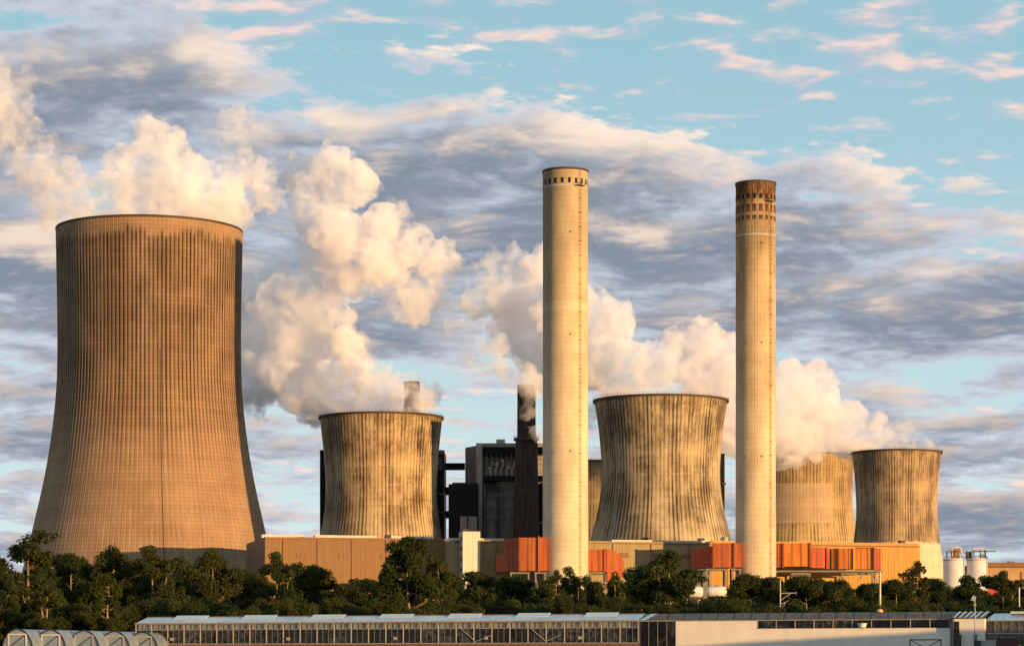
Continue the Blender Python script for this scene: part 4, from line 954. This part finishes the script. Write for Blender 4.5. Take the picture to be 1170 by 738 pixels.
tag(MB().add(vs, [(i * 6 + j, i * 6 + j + 1, (i + 1) * 6 + j + 1, (i + 1) * 6 + j) for i in range(len(top) - 1) for j in range(5)]).build('shade_bank', M['ground'], smooth=True), kind='structure')

# ------------------------------------------------------------------ plastic tunnels
names = ['leftmost plastic tunnel, cut by the picture edge', 'second plastic tunnel from the left with sunlit door frame', 'third plastic tunnel from the left, middle of the row', 'fourth plastic tunnel, next to last in the row', 'last plastic tunnel, half hidden by the glasshouse corner']
for i, px in enumerate((20., 58., 96., 131., 163.)):
    Yt = 396. + i * 3.2; s = Yt / F; t = thing('poly_tunnel', names[i], 'polytunnel', (xat(px, Yt), Yt, -1.8), R(-14), 'row of plastic tunnels')
    hz = zat(718.2 + i * .9, Yt) + 1.8; w = 19.5 * s
    arch = [(w * math.cos(a) * (1.0 if abs(math.cos(a)) < .999 else 1), hz * math.sin(a) ** .8) for a in [math.pi * k / 24 for k in range(25)]]
    f = MB(); n = len(arch); L_ = 42.
    f.add([(x, 0, z) for x, z in arch] + [(x, L_, z) for x, z in arch], [(k, k + 1, n + k + 1, n + k) for k in range(n - 1)]).build('film_cover', M['film'], t, smooth=True)
    hp = MB().tube([(x, -.04, z) for x, z in arch], .11, 8).build('hoop', M['hoop'], t)
    MB().add([(x * .98, .05, z * .98) for x, z in arch], [tuple(range(n))]).build('end_film', M['film'], t)
    zz = hz * .84
    MB().box(-w * .62, w * .62, -.12, .0, zz - .22, zz).build('lintel', M['gh_frame'] if i > 1 else M['cream'], t)
    for sx in (-1, 1): MB().box(sx * w * .56 - .1, sx * w * .56 + .1, -.12, .0, 0, zz - .22).build('jamb', M['gh_frame'] if i > 1 else M['cream'], t)
    MB().bar((-w * .5, -.05, zz * .45), (w * .45, -.05, zz - .25), .08).build('brace', M['hoop'], t)

# ------------------------------------------------------------------ steam
def ico(sub):
    bm = bmesh.new(); bmesh.ops.create_icosphere(bm, subdivisions=sub, radius=1.); v = np.array([q.co[:] for q in bm.verts]); f = np.array([[q.index for q in p.verts] for p in bm.faces]); bm.free(); return v, f
ICO = ico(2)
def cloud_mesh(name, blobs, Y, voxel, seed, disp, sub=(10, 6), flat=.8, mt=None, org=(0, 0, 0), fk=1.0, back=lambda q: 0.):
    """blobs: (column, row, radius in photo pixels, depth offset in radii) -> cauliflower hull at the tower's own distance"""
    rng = np.random.default_rng(seed); s = Y / F; sp = []
    for b in blobs:
        px, py, r = b[:3]; dz = b[3] if len(b) > 3 else 0
        Yb_ = Y + back(px) + dz * r * s + rng.uniform(-.25, .25) * r * s; c = np.array([xat(px, Yb_), Yb_, zat(py, Yb_)]); r = r * s * 1.02; sp.append((c, r))
        for _ in range(sub[0]):
            d = rng.normal(size=3); d /= np.linalg.norm(d); r2 = r * rng.uniform(.28, .5) * fk; c2 = c + d * (r * .85) * np.array([1, flat, 1]); sp.append((c2, r2))
            for _ in range(sub[1]):
                e = rng.normal(size=3) + d; e /= np.linalg.norm(e); sp.append((c2 + e * r2 * .85, r2 * rng.uniform(.3, .5)))
    V, Fc = [], []; bs = 0
    for c, r in sp:
        if r < voxel * .8: continue
        V.append(ICO[0] * r + c); Fc.append(ICO[1] + bs); bs += len(ICO[0])
    V = np.concatenate(V) - np.array(org); Fc = np.concatenate(Fc)
    me = bpy.data.meshes.new(name); me.from_pydata(V.tolist(), [], Fc.tolist())
    o = bpy.data.objects.new(name, me); COL.objects.link(o)
    m = o.modifiers.new('r', 'REMESH'); m.mode = 'VOXEL'; m.voxel_size = voxel
    m = o.modifiers.new('s', 'SMOOTH'); m.factor = .5; m.iterations = 2
    for k, (size, st) in enumerate(disp):
        t = bpy.data.textures.new(name + str(k), 'CLOUDS'); t.noise_scale = size; t.noise_depth = 3; t.noise_basis = 'ORIGINAL_PERLIN'
        m = o.modifiers.new('d%d' % k, 'DISPLACE'); m.texture = t; m.strength = st; m.mid_level = .5; m.texture_coords = 'LOCAL'
    dg = bpy.context.evaluated_depsgraph_get(); ev = o.evaluated_get(dg); nm = bpy.data.meshes.new_from_object(ev)
    o.modifiers.clear(); o.data = nm; nm.name = name; bpy.data.meshes.remove(me); nm.materials.clear(); nm.materials.append(mt); nm.shade_smooth()
    return o
def plume(label, org, Y, core, wisp, seed, vox=.9, mt='steam', back=lambda q: 0.):
    t = thing('steam_plume', label, 'steam plume', org, 0, 'steam plumes above the cooling towers')
    a = cloud_mesh('billow', core, Y, vox, seed, [(10., 6.), (3.4, 3.0), (1.5, 1.1)], mt=M[mt], org=org, back=back); a.parent = t
    if wisp:
        b = cloud_mesh('wisp', wisp, Y, vox * 1.1, seed + 1, [(9., 12.), (3.4, 6.)], mt=M['wisp'], org=org, back=back if seed != 8 else (lambda q: 0.))
        bm = bmesh.new(); bm.from_mesh(b.data); seen = set(); isl = []
        for v0 in bm.verts:
            if v0.index in seen: continue
            st_ = [v0]; seen.add(v0.index); grp = []
            while st_:
                q = st_.pop(); grp.append(q.index)
                for e in q.link_edges:
                    o_ = e.other_vert(q)
                    if o_.index not in seen: seen.add(o_.index); st_.append(o_)
            isl.append(grp)
        vv = [q.co.copy() for q in bm.verts]; ff = [[q.index for q in f.verts] for f in bm.faces]; bm.free()
        old = b.data; bpy.data.objects.remove(b); bpy.data.meshes.remove(old)
        for grp in isl:
            if len(grp) < 120: continue
            ix = {q: n_ for n_, q in enumerate(grp)}
            MB().add([vv[q] for q in grp], [[ix[q] for q in f] for f in ff if f[0] in ix]).build('wisp', M['wisp'], t, smooth=True, fix=False)
plume('cream plume drifting left above the tallest tower', (xat(171, YA), YA, HA), YA,
  [(110, 250, 26), (150, 245, 34), (190, 240, 38), (230, 245, 32), (160, 215, 34), (200, 212, 38), (178, 182, 34), (172, 152, 18), (190, 165, 20), (215, 200, 30), (240, 222, 34), (255, 205, 20), (285, 192, 22), (302, 200, 18), (262, 185, 14)],
  [(272, 142, 20), (262, 160, 14), (290, 150, 12), (100, 232, 28), (70, 222, 24), (50, 205, 26), (30, 185, 26), (12, 168, 26), (-4, 150, 26), (8, 118, 26), (22, 105, 22), (0, 92, 24), (34, 150, 20), (45, 175, 22), (75, 190, 16), (60, 240, 18), (130, 215, 26), (310, 222, 20), (255, 240, 30), (135, 190, 18), (85, 205, 18), (-15, 120, 24)], 3, .8)
plume('tallest tangled cream plume rising between the tallest tower and the first chimney', (xat(436, YB), YB, HB), YB,
  [(395, 468, 18), (430, 470, 16), (370, 458, 24), (345, 445, 32), (380, 440, 26), (330, 425, 38), (312, 395, 36), (345, 385, 42), (300, 355, 26), (330, 345, 40), (312, 312, 18), (360, 335, 34), (372, 300, 30), (395, 275, 36), (365, 240, 36), (350, 205, 26), (380, 195, 28), (408, 212, 26), (374, 172, 10), (440, 262, 32), (470, 282, 30), (498, 300, 26), (430, 300, 30), (405, 320, 26), (298, 440, 26), (415, 452, 24), (400, 428, 24), (300, 412, 34), (284, 436, 24), (392, 392, 20), (452, 462, 15), (472, 460, 15), (468, 452, 11), (486, 465, 9), (290, 375, 24)],
  [(285, 460, 22), (288, 400, 24), (280, 330, 22), (450, 458, 26), (475, 455, 22), (462, 440, 18), (420, 430, 24), (490, 338, 22), (475, 352, 22), (455, 330, 24), (400, 400, 22), (385, 370, 24), (515, 312, 16), (355, 285, 20), (420, 440, 22)], 5, .8, back=lambda q: 50. * min(max((400 - q) / 110., 0), 1))
plume('dense white plume leaning left from the wide middle tower behind the first chimney', (xat(755, YC), YC, HC), YC,
  [(705, 446, 20), (740, 446, 20), (775, 449, 12), (725, 420, 30), (755, 418, 26), (690, 415, 34), (700, 375, 28), (680, 350, 22), (650, 405, 42), (650, 355, 38), (612, 395, 36), (600, 345, 38), (572, 340, 32), (566, 302, 17), (590, 302, 22), (620, 310, 26), (545, 312, 15), (543, 340, 18), (575, 380, 24), (640, 430, 30), (765, 395, 16), (785, 425, 18)],
  [(525, 372, 11), (533, 408, 13), (556, 418, 12), (580, 425, 16), (608, 440, 18), (603, 472, 8), (611, 492, 9), (607, 455, 7), (800, 440, 16), (790, 446, 14), (560, 395, 18), (675, 470, 20)], 8, .85, back=lambda q: 60. * min(max((725 - q) / 120., 0), 1))
plume('lavender plume behind the second chimney drifting left from the rightmost tower', (xat(1024, YE), YE, HE), YE,
  [(1040, 508, 9), (1015, 505, 13), (1000, 500, 18), (985, 498, 22), (960, 495, 26), (935, 470, 28), (905, 455, 32), (925, 432, 20), (905, 425, 16), (945, 440, 14), (890, 490, 34), (865, 470, 36), (920, 500, 24), (838, 470, 32), (835, 430, 34), (815, 395, 26), (792, 392, 24), (770, 385, 14), (800, 420, 26), (845, 500, 26), (972, 470, 14), (1005, 480, 10)],
  [(1060, 508, 9), (1048, 504, 11), (1035, 500, 13), (1052, 506, 10), (1030, 498, 14), (820, 500, 24), (800, 450, 24), (980, 516, 16), (900, 520, 18)], 13, 1.1, 'steam_far')
plume('low smoke coloured plume hiding the rim of the far ochre tower', (xat(915, YG), YG, HG), YG,
  [(885, 522, 16), (905, 518, 18), (928, 518, 18), (950, 516, 18), (965, 520, 12), (870, 515, 20), (860, 525, 14)], [(940, 532, 10), (905, 535, 10), (890, 538, 10)], 17, 1.1, 'steam_far')

SUB = {'railing': ('rim', 'gallery', 'silo_body'), 'window': ('tower_wall', 'side_wing'), 'roof_hatch': ('roof_cap',), 'floodlight': ('lower_gantry',), 'gantry_frame': ('lower_gantry',), 'mullion': ('window_band', 'window_glass'),
       'dome': ('tank',), 'insulator': ('arm',), 'bracket': ('pole',), 'roof_hatch': ('roof_cap',), 'roof_pane': ('roof',), 'film_strip': ('roof',), 'handle': ('tub_body',), 'roof_house': ('rear_wall',), 'window_frame': ('window_strip',),
       'roof_vent': ('roof',), 'ridge': ('roof',), 'gutter': ('roof',), 'brace': ('lintel',)}
kids = {}
for o in list(COL.objects):
    if o.parent: kids.setdefault(o.parent.name, []).append(o)
for root, ch in kids.items():
    by = {}
    for o in ch: by.setdefault(o.name.split('.')[0], o)
    for o in ch:
        for nm in SUB.get(o.name.split('.')[0], ()):
            if nm in by and by[nm] is not o: o.parent = by[nm]; break

# ------------------------------------------------------------------ world: Nishita sky with a procedural cloud deck
w = bpy.data.worlds.new('World'); sc.world = w; w.use_nodes = True; w.node_tree.nodes.clear(); g = G(w.node_tree)
out = g.node('ShaderNodeOutputWorld'); bg = g.node('ShaderNodeBackground')
sky = g.node('ShaderNodeTexSky', {'sky_type': 'NISHITA', 'sun_disc': False, 'sun_elevation': R(ELEV), 'sun_rotation': R(180 - PHI), 'altitude': 100, 'air_density': 1.0, 'dust_density': .6, 'ozone_density': 1.5})
D = g.node('ShaderNodeTexCoord').outputs['Generated']; dx, dy, dz = g.sep(D)
zc_ = g.m('ADD', g.m('MAXIMUM', dz, 0.), .15)
u = g.m('DIVIDE', dx, zc_); v_ = g.m('DIVIDE', dy, zc_)
SEED = 44.2
def field(du, dv_, det=7, fine_=True):
    pv = g.comb(g.m('ADD', u, du), g.m('ADD', v_, dv_), SEED)
    big = g.noise(pv, 2.0, 2, .5)
    mid = g.noise(pv, 5.6, det, .60, dist=.3)
    f = g.m('ADD', g.m('MULTIPLY', big, .52), g.m('MULTIPLY', mid, .48))
    return g.m('ADD', f, g.m('MULTIPLY', g.noise(pv, 15., 5, .6, dist=.2), .20)) if fine_ else f
n0 = field(0., 0.); s0 = field(0., 0., 4, False); s1 = field(.04, -.085, 4, False)
# open sky towards the upper right, heavier deck low and to the left
el = g.m('ADD', dz, g.m('MULTIPLY', dx, .18))
bias = g.rng(el, .165, .25, .098, -.045)
cov = g.m('ADD', g.m('SUBTRACT', n0, .612), g.m('ADD', bias, g.rng(dz, .04, .17, -.055, 0.)))
den = g.rng(cov, -.012, .035); thick = g.rng(cov, .0, .15)
lit = g.rng(g.m("ADD", g.m("SUBTRACT", s0, s1), g.m("MULTIPLY", g.m("SUBTRACT", n0, g.m("ADD", s0, .10)), .9)), -.02, .17)
shade = g.mix(thick, (.37, .395, .445), (.148, .176, .226))
glow = g.mix(g.rng(dz, .05, .22), (.66, .50, .38), (.72, .57, .44))
ccol = g.mix(g.m('MULTIPLY', g.m('MULTIPLY', lit, g.rng(dz, .05, .19, .55, .95)), g.m('SUBTRACT', 1., g.m('MULTIPLY', thick, .22))), shade, glow)
# small high puffs
def puffs(du, dv_):
    pv = g.comb(g.m('MULTIPLY', g.m('ADD', u, du), .8), g.m('ADD', v_, dv_), 5. + SEED)
    return g.m('ADD', g.m('MULTIPLY', g.noise(pv, 15., 5, .55, dist=.2), .62), g.m('MULTIPLY', g.noise(pv, 2.6, 2, .5), .46))
p0 = puffs(0., 0.); p1 = puffs(.010, -.035)
puff = g.rng(p0, .55, .67)
pcol = g.mix(g.rng(g.m('SUBTRACT', p0, p1), -.05, .13), (.31, .34, .41), (.64, .46, .40))
skc = g.mix(1., sky.outputs[0], (1, 1, 1), 'MULTIPLY')
blue = g.mix(g.rng(dz, .0, .26), (.47, .59, .62), (.235, .40, .475))
base = g.mix(.80, g.mix(1., skc, (1., 1., 1.), 'MULTIPLY'), g.mix(1., blue, (10, 10, 10), 'MULTIPLY'))
withp = g.mix(g.m('MULTIPLY', puff, .8), base, g.mix(1., pcol, (10, 10, 10), 'MULTIPLY'))
fin = g.mix(den, withp, g.mix(1., ccol, (10, 10, 10), 'MULTIPLY'))
g.put(bg.inputs[0], fin); bg.inputs[1].default_value = .10
g.l.new(bg.outputs[0], out.inputs[0])

sun = bpy.data.lights.new('sun', 'SUN'); sun.energy = 5.0; sun.angle = R(.5); sun.color = (1.0, .60, .235)
so = bpy.data.objects.new('sun', sun); COL.objects.link(so); so.rotation_euler = SUND.to_track_quat('Z', 'Y').to_euler()

# ------------------------------------------------------------------ render settings
sc.view_settings.view_transform = 'Standard'; sc.view_settings.look = 'None'; sc.view_settings.exposure = 0.70; sc.view_settings.gamma = 1.0
sc.render.engine = 'CYCLES'; cy = sc.cycles
cy.use_denoising = True; cy.volume_step_rate = .6
cy.max_bounces = 16; cy.volume_bounces = 14; cy.transparent_max_bounces = 48; cy.diffuse_bounces = 3; cy.glossy_bounces = 3; cy.transmission_bounces = 4
